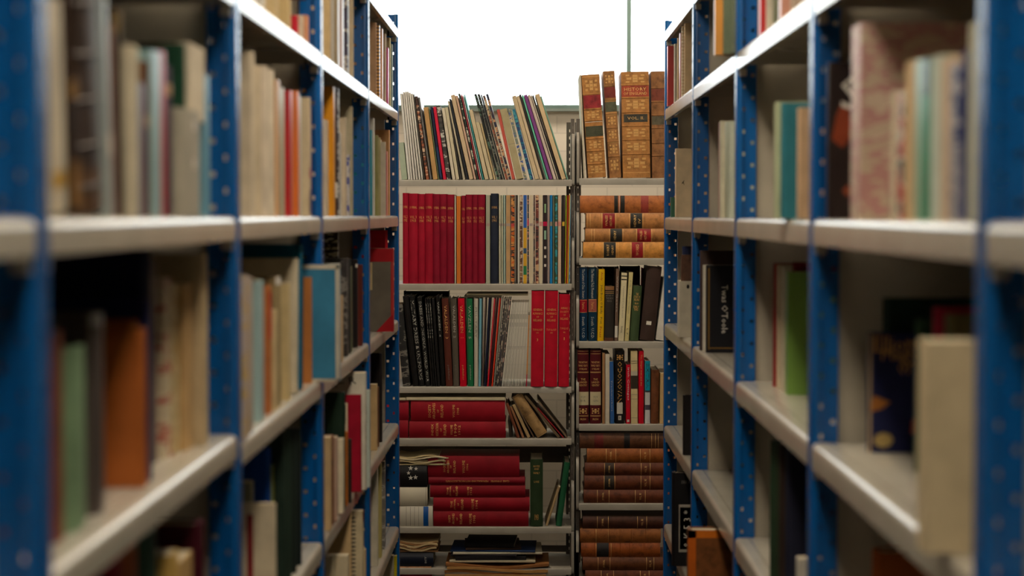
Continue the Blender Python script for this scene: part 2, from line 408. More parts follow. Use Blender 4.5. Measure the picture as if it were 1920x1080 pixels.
BAYN = {'L': {1: 'nearest left bay', 2: 'second left bay', 3: 'third left bay', 4: 'farthest left bay'},
        'R': {1: 'nearest right bay', 2: 'second right bay', 3: 'third right bay', 4: 'farthest right bay'}}
ROWN = {'U1': 'high shelf', 'M': 'eye-level shelf', 'L1': 'waist-level shelf', 'L2': 'knee-level shelf', 'L3': 'low shelf', 'L4': 'lowest shelf'}
def side_row(side, bay, shelf, items):
    zs = ZL if side == 'L' else ZR; X0 = XL if side == 'L' else XR; sg = -1 if side == 'L' else 1
    zmin, zmax = zs[bay]+.0235, zs[bay+1]-.0235
    sz = shelf_h(side, bay, shelf)
    ks = list(SH[side]); ki = ks.index(shelf)
    ceil_ = (shelf_h(side, bay, ks[ki-1]) - LIP[side] - .004) if ki > 0 else 9
    res = []
    for it in items:
        a, b, top, col, kind, desc = it[:6]; o = it[6] if len(it) > 6 else {}
        rec = o.get('rec', .012)
        if 'z' in o:
            zn = o['z']; zf = zn+o['T']; X = abs(hit_y(a, 403, zn).x)
        else:
            X = X0+rec; n_, f_ = (min(a, b), max(a, b)) if side == 'L' else (max(a, b), min(a, b))
            zn = hit_x(n_, 403, sg*X).y; zf = hit_x(f_, 403, sg*X).y
        if 'z' not in o and zf-zn > .045 and not o.get('wide') and bay >= 2:
            zn = min(zf, zmax-.02)-.002; zf = zn+.03
            X = abs(hit_y(b, 403, zn).x)
        base = sz + o.get('on', 0)
        zref = zn
        ztop = HC + (403-top)*(zref if 'lean' not in o else (zn+zf)/2)/F
        H = o.get('H', ztop-base)
        if o.get('lean'): H = H/math.cos(R(o['lean']))
        H = min(H, ceil_-base-.002)
        res.append([zn, zf, X, base, H, col, kind, desc, o])
    prev = zmin; last = None
    for r_ in sorted([r_ for r_ in res if not r_[8].get('free')], key=lambda q: q[0]):
        if r_[0] < prev + .0006: r_[0] = prev + .0006
        if r_[1] < r_[0] + .003: r_[1] = r_[0] + .003
        if r_[1] > zmax: r_[1] = zmax; r_[0] = min(r_[0], zmax-.003)
        prev = r_[1]
    for zn, zf, X, base, H, col, kind, desc, o in res:
        lean = R(o.get('lean', 0)); W = (zf-zn)*math.cos(lean)
        rz = math.pi/2 if side == 'L' else -math.pi/2
        nearx = -1 if side == 'L' else 1             # local x direction that points to the camera
        th = lean*nearx
        cpt = zn if lean >= 0 else zf
        cs = nearx if lean >= 0 else -nearx          # contact corner sign on local x
        R3 = Matrix.Rotation(rz, 3, 'Z') @ Matrix.Rotation(th, 3, 'Y')
        pivot = Vector((sg*X, cpt, base+.0003))
        base_pt = pivot - R3 @ Vector((cs*W/2, 0, 0))
        where = 'on %s, %s' % (ROWN[shelf], BAYN[side][bay])
        make_book(place(base_pt, rz, th), W, o.get('D', .19+random.uniform(-.01, .01)), H, col, kind, desc + ' ' + where, o.get('cat', 'book'),
                  o.get('group', 'books %s' % where), o.get('ex', ()), o.get('name'))

# colours
CREAM = (214, 200, 170); TAN = (196, 160, 112); BEIGE = (204, 186, 152); WHITE = (222, 216, 202); GREYL = (176, 170, 158)
DK = (34, 30, 30); BR = (92, 62, 42); DBR = (56, 40, 30); NAVY = (26, 34, 66); CRIM = (158, 18, 40); RED = (190, 30, 40)
DG = (28, 62, 44); OR = (206, 112, 44); OCH = (214, 156, 52); TEAL = (22, 112, 140); SKY = (128, 176, 186); PINK = (206, 150, 140)
N, Fr = 'near', 'far'

# ---- left rack
side_row('L', 1, 'M', [
 (92, 140, 12, (216, 204, 178), 'cloth', 'tall cream volume with yellow spine mark', dict(lean=5, ex=[('label', .80, .88, (206, 160, 40), .5)])),
 (141, 160, 148, (48, 34, 26), 'leather', 'short dark brown book with gold spots', dict(lean=5, ex=[('label', .02, .16, (160, 120, 60), .7), ('label', .60, .95, (150, 110, 60), .7)])),
 (162, 205, -8, (58, 42, 32), 'leather', 'tall brown leather book with raised bands', dict(lean=6, ex=[('bands', (.08, .3, .5, .7, .88)), ('label', .80, .99, (96, 66, 38))])),
 (206, 213, 5, (170, 182, 180), 'soft', 'slim pale grey book leaning', dict(lean=6, ex=[('label', .62, .72, WHITE)])),
 (214, 226, 52, (150, 116, 104), 'cloth', 'slim pinkish brown book leaning', dict(lean=5)),
 (227, 239, 20, (58, 44, 34), 'leather', 'tall black-brown book with worn gilt top', dict(lean=3, ex=[('label', .02, .12, (120, 100, 60))])),
 (240, 262, 85, (218, 208, 180), 'paper', 'slim cream pamphlet box', dict(lean=1, rec=.006)),
 (262, 272, 156, (84, 84, 120), 'soft', 'short purple-grey book'),
 (273, 287, 114, (112, 74, 48), 'cloth', 'brown cloth book', dict(ex=[('label', .35, .42, (170, 130, 70))])),
 (288, 304, 98, (150, 186, 190), 'soft', 'pale teal paperback', dict(lean=1)),
 (305, 313, 98, (190, 40, 52), 'soft', 'slim red paperback', dict(lean=1)),
 (314, 329, 122, (66, 54, 72), 'cloth', 'dark purple book with small gold mark', dict(ex=[('label', .12, .2, (170, 130, 70), .7)])),
 (330, 386, 197, (176, 170, 152), 'cloth', 'wide light grey box file with pale dots', dict(rec=.004, wide=1, name='box_file', cat='box file', ex=[('label', .1, .19, WHITE, .12), ('label', .46, .55, WHITE, .12)])),
 (344, 353, 82, (20, 62, 42), 'cloth', 'dark green binder standing atop the grey box file', dict(on=.1155, free=True)),
 (356, 385, 80, (216, 204, 180), 'paper', 'thick cream book standing atop the grey box file', dict(on=.1155, free=True)),
 (387, 394, 142, (110, 170, 196), 'soft', 'slim light blue book beside the upright'),
])
side_row('L', 1, 'L1', [
 (97, 124, 625, (128, 70, 46), 'cloth', 'reddish brown book', dict(rec=.03)),
 (126, 168, 660, (126, 156, 120), 'cloth', 'pale green cloth book', dict(rec=.028)),
 (169, 177, 635, (130, 64, 40), 'cloth', 'rust book taller than the green one', dict(rec=.055)),
 (178, 200, 590, (84, 76, 72), 'gloss', 'dark grey book with silvery head', dict(rec=.03, ex=[('label', 0, .06, (170, 170, 170))])),
 (268, 0, 618, (176, 98, 42), 'cloth', 'orange-brown book showing its whole cover', dict(z=1.985, T=.02, D=.16)),
 (252, 0, 602, (172, 104, 50), 'cloth', 'orange-brown book just behind the exposed cover', dict(z=2.007, T=.02, D=.16)),
 (278, 0, 562, (30, 36, 78), 'cloth', 'navy book with square corners', dict(z=2.032, T=.016, D=.2)),
 (284, 298, 488, (128, 112, 104), 'cloth', 'tall grey-brown book', dict(rec=.052)),
 (299, 320, 525, ((206, 190, 160), (214, 200, 170), (170, 60, 50)), 'print', 'cream magazine with red lettering', dict(rec=.046)),
 (321, 334, 535, ((190, 160, 100), (214, 196, 150), (190, 170, 120)), 'print', 'cream and olive magazine', dict(rec=.044)),
 (335, 360, 537, (200, 166, 116), 'paper', 'thick beige paperback', dict(rec=.036)),
 (361, 367, 560, (60, 44, 56), 'soft', 'thin dark plum book', dict(rec=.03)),
 (368, 388, 478, (196, 176, 140), 'paper', 'tall beige box beside the upright', dict(rec=.022)),
 (276, 0, 470, (22, 28, 56), 'cloth', 'large dark navy box', dict(z=2.052, T=.03, D=.3, name='document_box', cat='box')),
 ])
# fix patterned kinds given a single colour
side_row('L', 1, 'L2', [
 (205, 232, 1030, (150, 26, 44), 'cloth', 'crimson book', dict(rec=.02)),
 (234, 262, 1020, (160, 84, 44), 'cloth', 'rust orange book', dict(rec=.02)),
 (264, 300, 992, (30, 70, 54), 'cloth', 'dark green book', dict(rec=.02)),
 (301, 330, 1062, (206, 170, 90), 'paper', 'short yellowish stapled booklet', dict(rec=.01)),
 (331, 356, 1062, (196, 160, 100), 'paper', 'short tan booklet', dict(rec=.01)),
 (372, 0, 988, (70, 14, 30), 'cloth', 'maroon book with pink emblem on its cover', dict(z=2.215, T=.04, ex=[('cover_patch', 'cover_emblem', -1, .05, .09, .22, .42, (180, 80, 100), ((.2, 0), (.8, .1), (1, .7), (.5, 1), (0, .6)))])),
])
side_row('L', 2, 'U1', [
 (466, 494, -60, (214, 210, 200), 'paper', 'pale grey document box', dict(rec=.02, name='document_box', cat='box')),
 (495, 519, -70, (206, 184, 140), 'paper', 'tan ragged file of papers'),
 (520, 543, -75, (200, 176, 128), 'paper', 'second tan file of worn papers'),
 (545, 559, 30, (184, 34, 50), 'cloth', 'short crimson book'),
 (560, 567, 30, (214, 196, 170), 'paper', 'short cream book'),
 (568, 577, 30, (214, 150, 112), 'paper', 'short peach book'),
 (546, 575, -60, (120, 56, 44), 'leather', 'red-brown volume standing atop the short crimson book', dict(on=.087, rec=.02, free=True)),
])
side_row('L', 2, 'M', [
 (462, 473, 97, (210, 196, 170), 'paper', 'tall cream book next to the near upright'),
 (474, 487, 124, (206, 190, 160), 'cloth', 'beige volume with soft edges'),
 (488, 500, 124, (218, 204, 182), 'cloth', 'pale cream thick volume'),
 (501, 512, 131, (214, 202, 180), 'cloth', 'ivory volume a little shorter than its neighbours'),
 (513, 521, 150, (216, 174, 130), 'soft', 'peach tan slim book'),
 (522, 528, 165, (74, 100, 84), 'soft', 'grey-green slim book'),
 (529, 534, 165, (196, 190, 160), 'soft', 'pale olive slim book'),
 (535, 544, 170, (190, 42, 46), 'soft', 'bright red book'),
 (545, 550, 170, (218, 130, 90), 'soft', 'salmon slim book'),
 (551, 558, 171, (222, 118, 48), 'soft', 'orange book'),
 (559, 565, 178, (206, 212, 208), 'soft', 'pale blue-white slim book'),
 (566, 580, 183, (206, 188, 156), 'paper', 'beige book with dark red foot', dict(ex=[('label', .60, .68, (180, 60, 50)), ('label', .78, .98, (110, 70, 56))])),
 (581, 584, 200, (190, 44, 60), 'soft', 'very thin red booklet'),
])
side_row('L', 2, 'L1', [
 (457, 465, 518, ((196, 180, 170), (206, 176, 110), (200, 186, 176)), 'print', 'pinkish and yellow paperback', dict(rec=.0)),
 (466, 473, 522, (190, 174, 160), 'soft', 'pale mauve slim paperback', dict(rec=.004)),
 (474, 488, 527, (166, 196, 198), 'soft', 'light blue-grey paperback', dict(rec=.01)),
 (490, 505, 537, (186, 114, 66), 'cloth', 'orange-brown book with red label', dict(ex=[('label', .05, .42, (190, 44, 40), .6)])),
 (506, 514, 582, (212, 190, 144), 'paper', 'short cream slim book'),
 (515, 523, 520, (156, 138, 100), 'cloth', 'olive brown book with white ragged head', dict(ex=[('label', 0, .06, (222, 218, 210))])),
 (524, 539, 532, (210, 188, 138), 'paper', 'cream yellow paperback'),
 (540, 553, 487, (206, 194, 166), 'paper', 'tall cream book leaning away', dict(lean=-5)),
 (554, 562, 462, (12, 98, 130), 'cloth', 'teal blue book leaning away', dict(lean=-6)),
 (563, 566, 520, (44, 40, 44), 'soft', 'thin black booklet leaning away', dict(lean=-6)),
 (583, 0, 520, (184, 118, 62), 'paper', 'slim tan orange book beside the blue cover', dict(z=3.392, T=.012)),
 (635, 0, 497, (58, 128, 164), 'cloth', 'large blue book jutting out over the shelf edge', dict(z=3.424, T=.03, D=.21, ex=[('pagecol', (206, 196, 174)), ('label', 0, .03, (206, 196, 174)), ('cover_patch', 'worn_edge', -1, .0, .006, 0, 1, (206, 196, 174)), ('cover_patch', 'worn_edge', -1, .0, .19, 0, .035, (206, 196, 174)), ('cover_patch', 'worn_edge', -1, .0, .19, .975, 1, (196, 186, 164))])),
])
side_row('L', 2, 'L2', [
 (455, 468, 908, (150, 150, 130), 'paper', 'small pale green-grey booklet', dict(rec=.05)),
 (487, 503, 845, (14, 70, 156), 'cloth', 'royal blue slim book', dict(rec=.03)),
 (504, 511, 880, (156, 166, 70), 'soft', 'yellow-green slim book', dict(rec=.03)),
 (513, 0, 948, (214, 200, 172), 'paper', 'large cream book showing its whole cover', dict(z=2.865, T=.012, ex=[('cover_patch', 'red_stripe', -1, .034, .044, .1, 1, (140, 40, 46))])),
 (521, 531, 812, (34, 50, 42), 'cloth', 'dark green volume nearest the cream cover'),
 (532, 541, 810, (40, 56, 46), 'cloth', 'second dark green volume'),
 (542, 551, 808, (34, 46, 40), 'cloth', 'third dark green volume'),
 (552, 561, 808, (30, 40, 38), 'cloth', 'fourth dark green volume'),
])
side_row('L', 3, 'U1', [
 (612, 619, -20, (206, 178, 130), 'paper', 'tan pamphlet file'),
 (620, 625, -30, (196, 190, 178), 'paper', 'first grey-white file of papers'),
 (626, 632, -30, (170, 150, 116), 'paper', 'tan and grey file of papers'),
 (633, 637, -30, (222, 220, 216), 'soft', 'white slim magazine'),
 (638, 643, -35, (206, 184, 178), 'soft', 'pinkish grey slim magazine'),
 (644, 653, -35, ((70, 62, 84), (60, 54, 70), (190, 184, 176)), 'print', 'purple-black patterned magazine'),
 (654, 662, -35, (216, 196, 160), 'paper', 'cream wide file'),
])
side_row('L', 3, 'M', [
 (612, 616, 225, (206, 190, 168), 'paper', 'cream slim book'),
 (617, 626, 163, (222, 150, 30), 'soft', 'yellow-orange tall book'),
 (627, 632, 165, (66, 40, 32), 'leather', 'dark brown book with white shelf label', dict(ex=[('label', .74, .86, WHITE)])),
 (633, 637, 165, ((40, 38, 38), (200, 198, 190), (120, 118, 110)), 'print', 'black and white zigzag magazine'),
 (638, 641, 250, (206, 200, 190), 'paper', 'white thin booklet leaning', dict(lean=1)),
 (642, 648, 222, (208, 190, 162), 'paper', 'cream bulging folder of ragged papers', dict(lean=1, name='folder', cat='folder')),
 (649, 654, 290, ((70, 80, 160), (206, 200, 196), (196, 190, 190)), 'print', 'blue and white patterned booklet'),
 (655, 661, 200, (190, 180, 152), 'cloth', 'grey-beige book beside the upright'),
])
side_row('L', 3, 'L1', [
 (634, 638, 495, (206, 200, 190), 'paper', 'white slim book with pale tape', dict(rec=.005)),
 (639, 643, 555, (200, 170, 130), 'paper', 'short tan booklet', dict(rec=.005)),
 (644, 650, 484, ((40, 36, 36), (54, 50, 50), (120, 116, 110)), 'print', 'black and grey speckled book', dict(rec=.01)),
 (651, 656, 486, (60, 60, 58), 'cloth', 'charcoal book', dict(rec=.01)),
 (657, 660, 500, (74, 96, 48), 'soft', 'thin green-footed booklet', dict(rec=.012)),
 (661, 669, 487, (34, 28, 30), 'cloth', 'black book with white mark at its head', dict(rec=.012, ex=[('label', .05, .09, WHITE, .8)])),
 (670, 678, 497, (100, 44, 36), 'gloss', 'red-brown glossy book beside the upright', dict(rec=.006)),
 (616, 633, 436, ((214, 200, 170), (60, 40, 34), (222, 214, 196)), 'print', 'brown and cream striped boxes in a row', dict(rec=.06, name='document_box', cat='box')),
])
side_row('L', 3, 'L2', [
 (612, 617, 822, (206, 176, 130), 'paper', 'tan slim book', dict(rec=.0)),
 (618, 623, 820, (122, 72, 48), 'leather', 'brown and cream worn book', dict(rec=.0)),
 (624, 629, 822, (190, 160, 140), 'soft', 'pinkish beige slim book', dict(rec=.0)),
 (630, 641, 826, (222, 212, 184), 'paper', 'ivory thick paperback', dict(rec=-.004)),
 (645, 0, 738, (26, 46, 34), 'cloth', 'dark green box showing its broad side', dict(z=3.86, T=.02, name='document_box', cat='box')),
 (650, 0, 812, (186, 110, 44), 'cloth', 'orange slim book leaning', dict(z=3.90, T=.02)),
 (657, 0, 826, (44, 40, 36), 'cloth', 'thin black book', dict(z=3.94, T=.015)),
 (676, 0, 742, (164, 16, 44), 'cloth', 'large crimson book showing its cover', dict(z=4.10, T=.014, D=.2, ex=[('cover_patch', 'cover_card', -1, .03, .06, .08, .55, (220, 206, 176)), ('cover_patch', 'cover_picture', -1, .034, .052, .1, .3, (30, 28, 28))])),
 (684, 0, 700, (214, 208, 190), 'paper', 'tall cream folder with black handwriting', dict(z=4.13, T=.03, D=.22, name='folder', cat='folder', ex=[('vtext', 'la dtz p lo', .3, .7, .5, BLACKI), ('cover_text', 'mnz  x~ R', -1, .08, .1, .12, .018, BLACKI, 10)])),
 (692, 0, 733, (190, 200, 190), 'soft', 'pale blue-green folder with spine writing', dict(z=4.17, T=.02, D=.22, name='folder', cat='folder')),
])
side_row('L', 3, 'L3', [
 (613, 622, 1047, (214, 202, 170), 'paper', 'cream box with panelled front', dict(rec=.02, name='document_box', cat='box')),
 (650, 0, 1047, (210, 196, 164), 'paper', 'cream box showing its broad side', dict(z=3.88, T=.03, name='document_box', cat='box', rec=.02)),
 (657, 0, 950, (206, 176, 130), 'paper', 'tan notebook with black coil binding', dict(z=4.03, T=.012, name='notebook', ex=[('coil', (30, 28, 28))])),
 (678, 0, 962, (212, 196, 160), 'paper', 'cream book with brown leather head', dict(z=4.16, T=.03, ex=[('label', 0, .10, (130, 76, 40))])),
 (683, 0, 1035, (206, 182, 140), 'paper', 'short tan book by the upright', dict(z=4.22, T=.02)),
])
side_row('L', 4, 'U1', [
 (702, 706, 44, (212, 170, 132), 'paper', 'peach notebook with coil binding', dict(name='notebook', ex=[('coil', (60, 50, 46))])),
 (707, 712, 49, (230, 166, 50), 'soft', 'yellow-orange tall notebook', dict(name='notebook')),
 (713, 717, 56, (224, 150, 60), 'soft', 'orange slim folder leaning', dict(lean=-3)),
 (718, 723, 66, (206, 190, 170), 'paper', 'white and cream slim booklet leaning', dict(lean=-4)),
 (724, 728, 92, (214, 60, 140), 'soft', 'magenta pink booklet leaning', dict(lean=-4)),
 (729, 732, 72, (206, 196, 150), 'paper', 'pale yellow-green booklet'),
 (733, 736, 84, (170, 190, 190), 'paper', 'pale blue-grey booklet by the end upright'),
])
side_row('L', 4, 'M', [
 (701, 703, 222, (216, 210, 200), 'paper', 'tall thin white booklet'),
 (704, 709, 254, (150, 146, 92), 'cloth', 'olive green book'),
 (710, 713, 258, (170, 160, 110), 'cloth', 'lighter olive slim book'),
 (714, 716, 262, (212, 200, 180), 'paper', 'cream thin booklet'),
 (717, 722, 266, (222, 212, 196), 'paper', 'white box with blue-grey spine panel', dict(rec=.0, name='document_box', cat='box', ex=[('label', .1, .95, (90, 120, 150), .6)])),
 (723, 726, 284, (216, 140, 130), 'soft', 'pink thin booklet'),
 (727, 730, 244, (206, 160, 110), 'paper', 'tan thin booklet beside the end upright'),
 (697, 699, 244, (30, 150, 176), 'soft', 'turquoise booklet'),
])
side_row('L', 4, 'L1', [
 (737, 0, 466, (112, 104, 92), 'cloth', 'half-bound grey book with red corners jutting out', dict(z=4.90, T=.05, D=.2, ex=[
   ('cover_patch', 'red_band', -1, 0, .16, 0, .16, (176, 24, 34)), ('cover_patch', 'red_corner', -1, 0, .045, .78, 1, (176, 24, 34), ((0, 0), (1, 0), (0, 1))),
   ('cover_patch', 'torn_paper', -1, .055, .09, .17, .5, (206, 184, 136)), ('label', 0, 1, (184, 36, 34))])),
 (722, 726, 432, (186, 20, 36), 'cloth', 'bright red box behind the half-bound book', dict(rec=.03, name='document_box', cat='box')),
])
side_row('L', 4, 'L2', [
 (701, 705, 722, (212, 180, 130), 'paper', 'cream thin book'),
 (706, 709, 727, (122, 84, 56), 'cloth', 'brown thin book'),
 (710, 715, 664, (34, 28, 28), 'cloth', 'black tall book'),
])
side_row('L', 4, 'L3', [
 (701, 706, 880, (214, 206, 184), 'paper', 'ivory slim book'),
 (707, 713, 872, (190, 176, 112), 'paper', 'straw yellow book'),
 (714, 720, 868, ((120, 116, 112), (140, 134, 126), (190, 186, 180)), 'print', 'grey marbled book'),
])
side_row('L', 4, 'L4', [
 (728, 736, 1047, (206, 196, 168), 'paper', 'cream book next to the yellow one'),
 (737, 742, 1047, (222, 206, 36), 'soft', 'bright yellow book'),
])

# ---- right rack
side_row('R', 4, 'U1', [
 (1291, 1283, 25, (218, 190, 150), 'paper', 'cream notebook with coil binding', dict(name='notebook', ex=[('coil', (200, 170, 130))])),
 (1282, 1278, 27, (222, 206, 176), 'paper', 'cream tall book next to the notebook'),
 (1277, 1274, 64, (206, 130, 120), 'soft', 'pink slim booklet'),
 (1273, 1270, 73, (206, 176, 130), 'paper', 'tan slim booklet'),
 (1269, 1264, 84, (196, 190, 176), 'paper', 'grey-white booklet'),
 (1263, 1258, 84, (222, 212, 190), 'paper', 'cream book with red head', dict(ex=[('label', .02, .07, (200, 30, 40))])),
 (1257, 1251, 88, (196, 64, 60), 'soft', 'slim red booklet at the far end', dict(rec=0)),
])
side_row('R', 4, 'M', [
 (1267, 0, 279, (222, 200, 166), 'paper', 'cream book with small dark mark on its cover', dict(z=5.2, T=.03, D=.2, ex=[('cover_patch', 'dark_mark', 1, .016, .024, .46, .54, (70, 56, 50), ((.0, .3), (.5, .4), (1, 0), (.7, .6), (1, 1), (.4, .7)))])),
 (1262, 1258, 370, (60, 110, 90), 'soft', 'short green booklet'),
])
side_row('R', 4, 'L1', [
 (1275, 0, 527, (206, 198, 178), 'paper', 'white box file with finger hole', dict(z=5.0, T=.08, name='box_file', cat='box file', ex=[('cover_patch', 'finger_hole', 1, .018, .026, .06, .14, (24, 22, 22), ((.5, 0), (.85, .15), (1, .5), (.85, .85), (.5, 1), (.15, .85), (0, .5), (.15, .15)))])),
 (1278, 0, 478, (92, 62, 46), 'leather', 'brown book standing atop the white box file', dict(z=5.005, T=.03, on=.145, free=True)),
 (1280, 0, 462, (34, 44, 80), 'cloth', 'dark blue book standing atop the white box file', dict(z=5.04, T=.03, on=.145, free=True)),
])
side_row('R', 4, 'L2', [
 (1282, 0, 742, (30, 26, 26), 'cloth', 'slim black book', dict(z=4.95, T=.02)),
])
side_row('R', 4, 'L3', [
 (1262, 0, 888, (26, 24, 26), 'cloth', 'black book with white patterned cover panel', dict(z=4.97, T=.03, ex=[
   ('cover_patch', 'cover_panel', 1, .018, .06, .34, .85, (170, 164, 152)), ('cover_patch', 'cover_panel', 1, .021, .057, .37, .82, (70, 66, 62)), ('cover_text', '& K 5 3 *', 1, .04, .6, .1, .02, WHITEI, 90), ('cover_text', 'EIRE IRELAND', 1, .05, .1, .05, .008, GREYI, 0)])),
])
side_row('R', 3, 'U1', [
 (1371, 0, -80, (118, 128, 108), 'cloth', 'grey-green book by the near upright', dict(z=3.727, T=.02, D=.18, H=.2)),
 (1355, 0, -85, (112, 124, 100), 'cloth', 'grey-green book behind the first', dict(z=3.75, T=.02)),
 (1339, 0, -90, (224, 158, 76), 'soft', 'yellow-orange book jutting past the shelf edge', dict(z=3.775, T=.02)),
 (1338, 0, -88, (220, 190, 160), 'paper', 'peach slim book behind the orange one', dict(z=3.80, T=.01)),
])
side_row('R', 3, 'M', [
 (1368, 1364, 228, (200, 206, 186), 'paper', 'pale green-white book'),
 (1363, 1359, 229, (176, 184, 150), 'soft', 'sage thin booklet'),
 (1358, 1351, 228, (216, 210, 184), 'paper', 'pale cream book'),
 (1350, 1347, 230, (176, 60, 56), 'soft', 'thin red book'),
])
side_row('R', 3, 'L1', [
 (1325, 0, 498, (22, 22, 28), 'gloss', 'black book with gold border and white title', dict(z=4.44, T=.03, D=.17, ex=[
   ('cover_patch', 'gold_border', 1, .004, .008, .03, .97, (110, 84, 40)), ('cover_patch', 'gold_border', 1, .004, .16, .94, .955, (110, 84, 40)), ('cover_text', "Twas O'Toole", 1, .044, .5, .115, .015, WHITEI, -90)])),
 (1319, 0, 497, (214, 208, 192), 'paper', 'thin white booklet beside the black one', dict(z=4.485, T=.012)),
 (1313, 0, 470, (72, 56, 52), 'cloth', 'slim dark brown book', dict(z=4.515, T=.012)),
 (1330, 0, 474, ((30, 28, 30), (36, 30, 30), (170, 30, 50)), 'print', 'black book with red spot behind the titled book', dict(z=4.53, T=.03)),
 (1342, 0, 470, (216, 206, 180), 'paper', 'white roll-like booklet behind the black book', dict(z=4.58, T=.03)),
])
side_row('R', 3, 'L3', [
 (1292, 0, 997, (120, 72, 34), 'leather', 'large brown marbled book jutting out', dict(z=4.10, T=.05, D=.22, ex=[('cover_patch', 'orange_edge', 1, 0, .22, 0, .07, (206, 110, 26)), ('cover_patch', 'orange_edge', 1, 0, .018, 0, 1, (196, 96, 22))])),
])
side_row('R', 2, 'U1', [
 (1500, 1484, -90, (180, 160, 140), 'paper', 'beige book by the near upright'),
 (1476, 1462, -90, (206, 150, 130), 'soft', 'pink book'),
 (1460, 1450, -80, (110, 116, 90), 'cloth', 'olive grey book'),
 (1448, 1438, -80, (206, 196, 176), 'paper', 'cream book'),
 (1436, 1424, -80, (206, 60, 60), 'soft', 'red book'),
])
side_row('R', 2, 'M', [
 (1499, 0, 203, (206, 172, 134), 'paper', 'tan book by the near upright', dict(z=2.80, T=.03)),
 (1466, 0, 194, (50, 122, 136), 'cloth', 'teal book showing its broad cover', dict(z=2.94, T=.03)),
 (1457, 0, 192, (186, 196, 156), 'paper', 'pale green book behind the teal one', dict(z=2.975, T=.04)),
])
side_row('R', 2, 'L1', [
 (1478, 0, 510, (124, 164, 78), 'soft', 'lime green book showing its cover', dict(z=3.40, T=.03)),
 (1470, 0, 500, (206, 196, 170), 'paper', 'cream book behind the lime one', dict(z=3.46, T=.03)),
 (1460, 0, 497, (206, 190, 160), 'paper', 'ivory slim book', dict(z=3.52, T=.02)),
 (1452, 0, 494, (150, 54, 50), 'cloth', 'brick red slim book', dict(z=3.56, T=.02)),
 (1488, 0, 492, (120, 26, 34), 'cloth', 'dark red book beside the lime one', dict(z=3.43, T=.02)),
])
side_row('R', 2, 'L2', [
 (1500, 0, 1050, (206, 200, 186), 'paper', 'short white booklet', dict(z=2.95, T=.02)),
 (1478, 0, 838, (34, 36, 54), 'cloth', 'navy-black tall volume', dict(z=3.06, T=.03)),
 (1465, 0, 836, (52, 40, 34), 'cloth', 'dark brown tall volume', dict(z=3.12, T=.03)),
 (1456, 0, 832, (44, 62, 42), 'cloth', 'dark olive tall volume', dict(z=3.18, T=.03)),
 (1449, 0, 830, (40, 66, 44), 'cloth', 'dark green tall volume', dict(z=3.24, T=.03)),
])
side_row('R', 1, 'M', [
 (1834, 1814, 42, (206, 206, 182), 'paper', 'tall pale green-white book by the near upright', dict(rec=.006)),
 (1812, 1794, 95, (26, 40, 106), 'cloth', 'navy blue book', dict(rec=.01)),
 (1792, 1780, 120, ((150, 150, 160), (176, 172, 176), (60, 70, 110)), 'print', 'grey patterned book with blue foot'),
 (1779, 1763, 108, (216, 190, 160), 'paper', 'peach cream book'),
 (1761, 1743, 105, (206, 216, 200), 'paper', 'pale mint white book'),
 (1741, 1728, 112, (8, 140, 98), 'soft', 'bright green book with dark head', dict(ex=[('label', 0, .22, (20, 70, 56))])),
 (1727, 1714, 112, (150, 190, 160), 'soft', 'pale sea-green book'),
 (1713, 1695, 113, (216, 186, 140), 'paper', 'tan book'),
 (1694, 1681, 172, ((30, 26, 28), (210, 200, 180), (190, 30, 30)), 'print', 'black and white magazine with red head'),
 (1680, 1669, 170, (216, 200, 170), 'paper', 'slim cream book'),
 (1612, 0, 45, ((206, 184, 160), (196, 146, 140), (214, 192, 170)), 'print', 'tall pink and cream patterned book', dict(z=2.35, T=.07, name='book', cat='book')),
 (1553, 0, 118, (38, 28, 28), 'gloss', 'black book with large S and orange figure', dict(z=2.60, T=.03, ex=[('cover_text', 'S', 1, .029, .2, .024, .045, WHITEI, 0),
    ('cover_patch', 'orange_figure', 1, .004, .034, .25, .55, (140, 62, 34), ((0, .2), (.5, 0), (1, .3), (.8, .8), (.5, 1), (.2, .7))), ('cover_patch', 'orange_figure', 1, .018, .034, .78, .86, (140, 70, 44), ((0, .5), (.5, 0), (1, .5), (.5, 1)))])),
])
side_row('R', 1, 'L1', [
 (1740, 0, 640, (214, 196, 158), 'paper', 'large cream book at the front showing its cover', dict(z=1.80, T=.04, D=.2)),
 (1722, 0, 600, (40, 74, 50), 'cloth', 'dark green book behind the navy cover', dict(z=2.37, T=.03, D=.19, rec=.02)),
 (1757, 0, 578, (176, 24, 60), 'cloth', 'pink-red book behind the cream cover', dict(z=2.15, T=.03)),
 (1780, 0, 590, (110, 100, 66), 'cloth', 'olive book behind the cream cover', dict(z=2.05, T=.03)),
 (1660, 0, 560, (30, 56, 46), 'cloth', 'green-black tall book behind the navy cover', dict(z=2.607, T=.03)),
 (1632, 0, 625, (34, 40, 84), 'cloth', 'navy book with gold title and gold moon', dict(z=2.57, T=.03, D=.19, ex=[
    ('cover_text', 'Elliott', 1, .036, .09, .06, .022, GOLD, 0), ('cover_text', 'Magic', 1, .042, .19, .05, .022, GOLD, 0), ('cover_text', 'or', 1, .05, .29, .02, .018, GOLD, 0),
    ('cover_patch', 'gold_moon', 1, .006, .034, .83, .96, (196, 170, 110), ((.5, 0), (.85, .15), (1, .5), (.85, .85), (.5, 1), (.15, .85), (0, .5), (.15, .15))),
    ('cover_patch', 'gold_figure', 1, 0, .03, .52, .66, (186, 120, 60), ((0, 0), (.6, .2), (1, .6), (.6, .8), (.2, 1))), ('cover_patch', 'orange_flame', 1, .058, .068, .68, .84, (200, 80, 40), ((0, 0), (1, 0), (.8, .7), (.5, 1), (.1, .6))),
    ('cover_patch', 'page_edge', 1, -.0002, .003, 0, 1, (206, 180, 140))])),
])
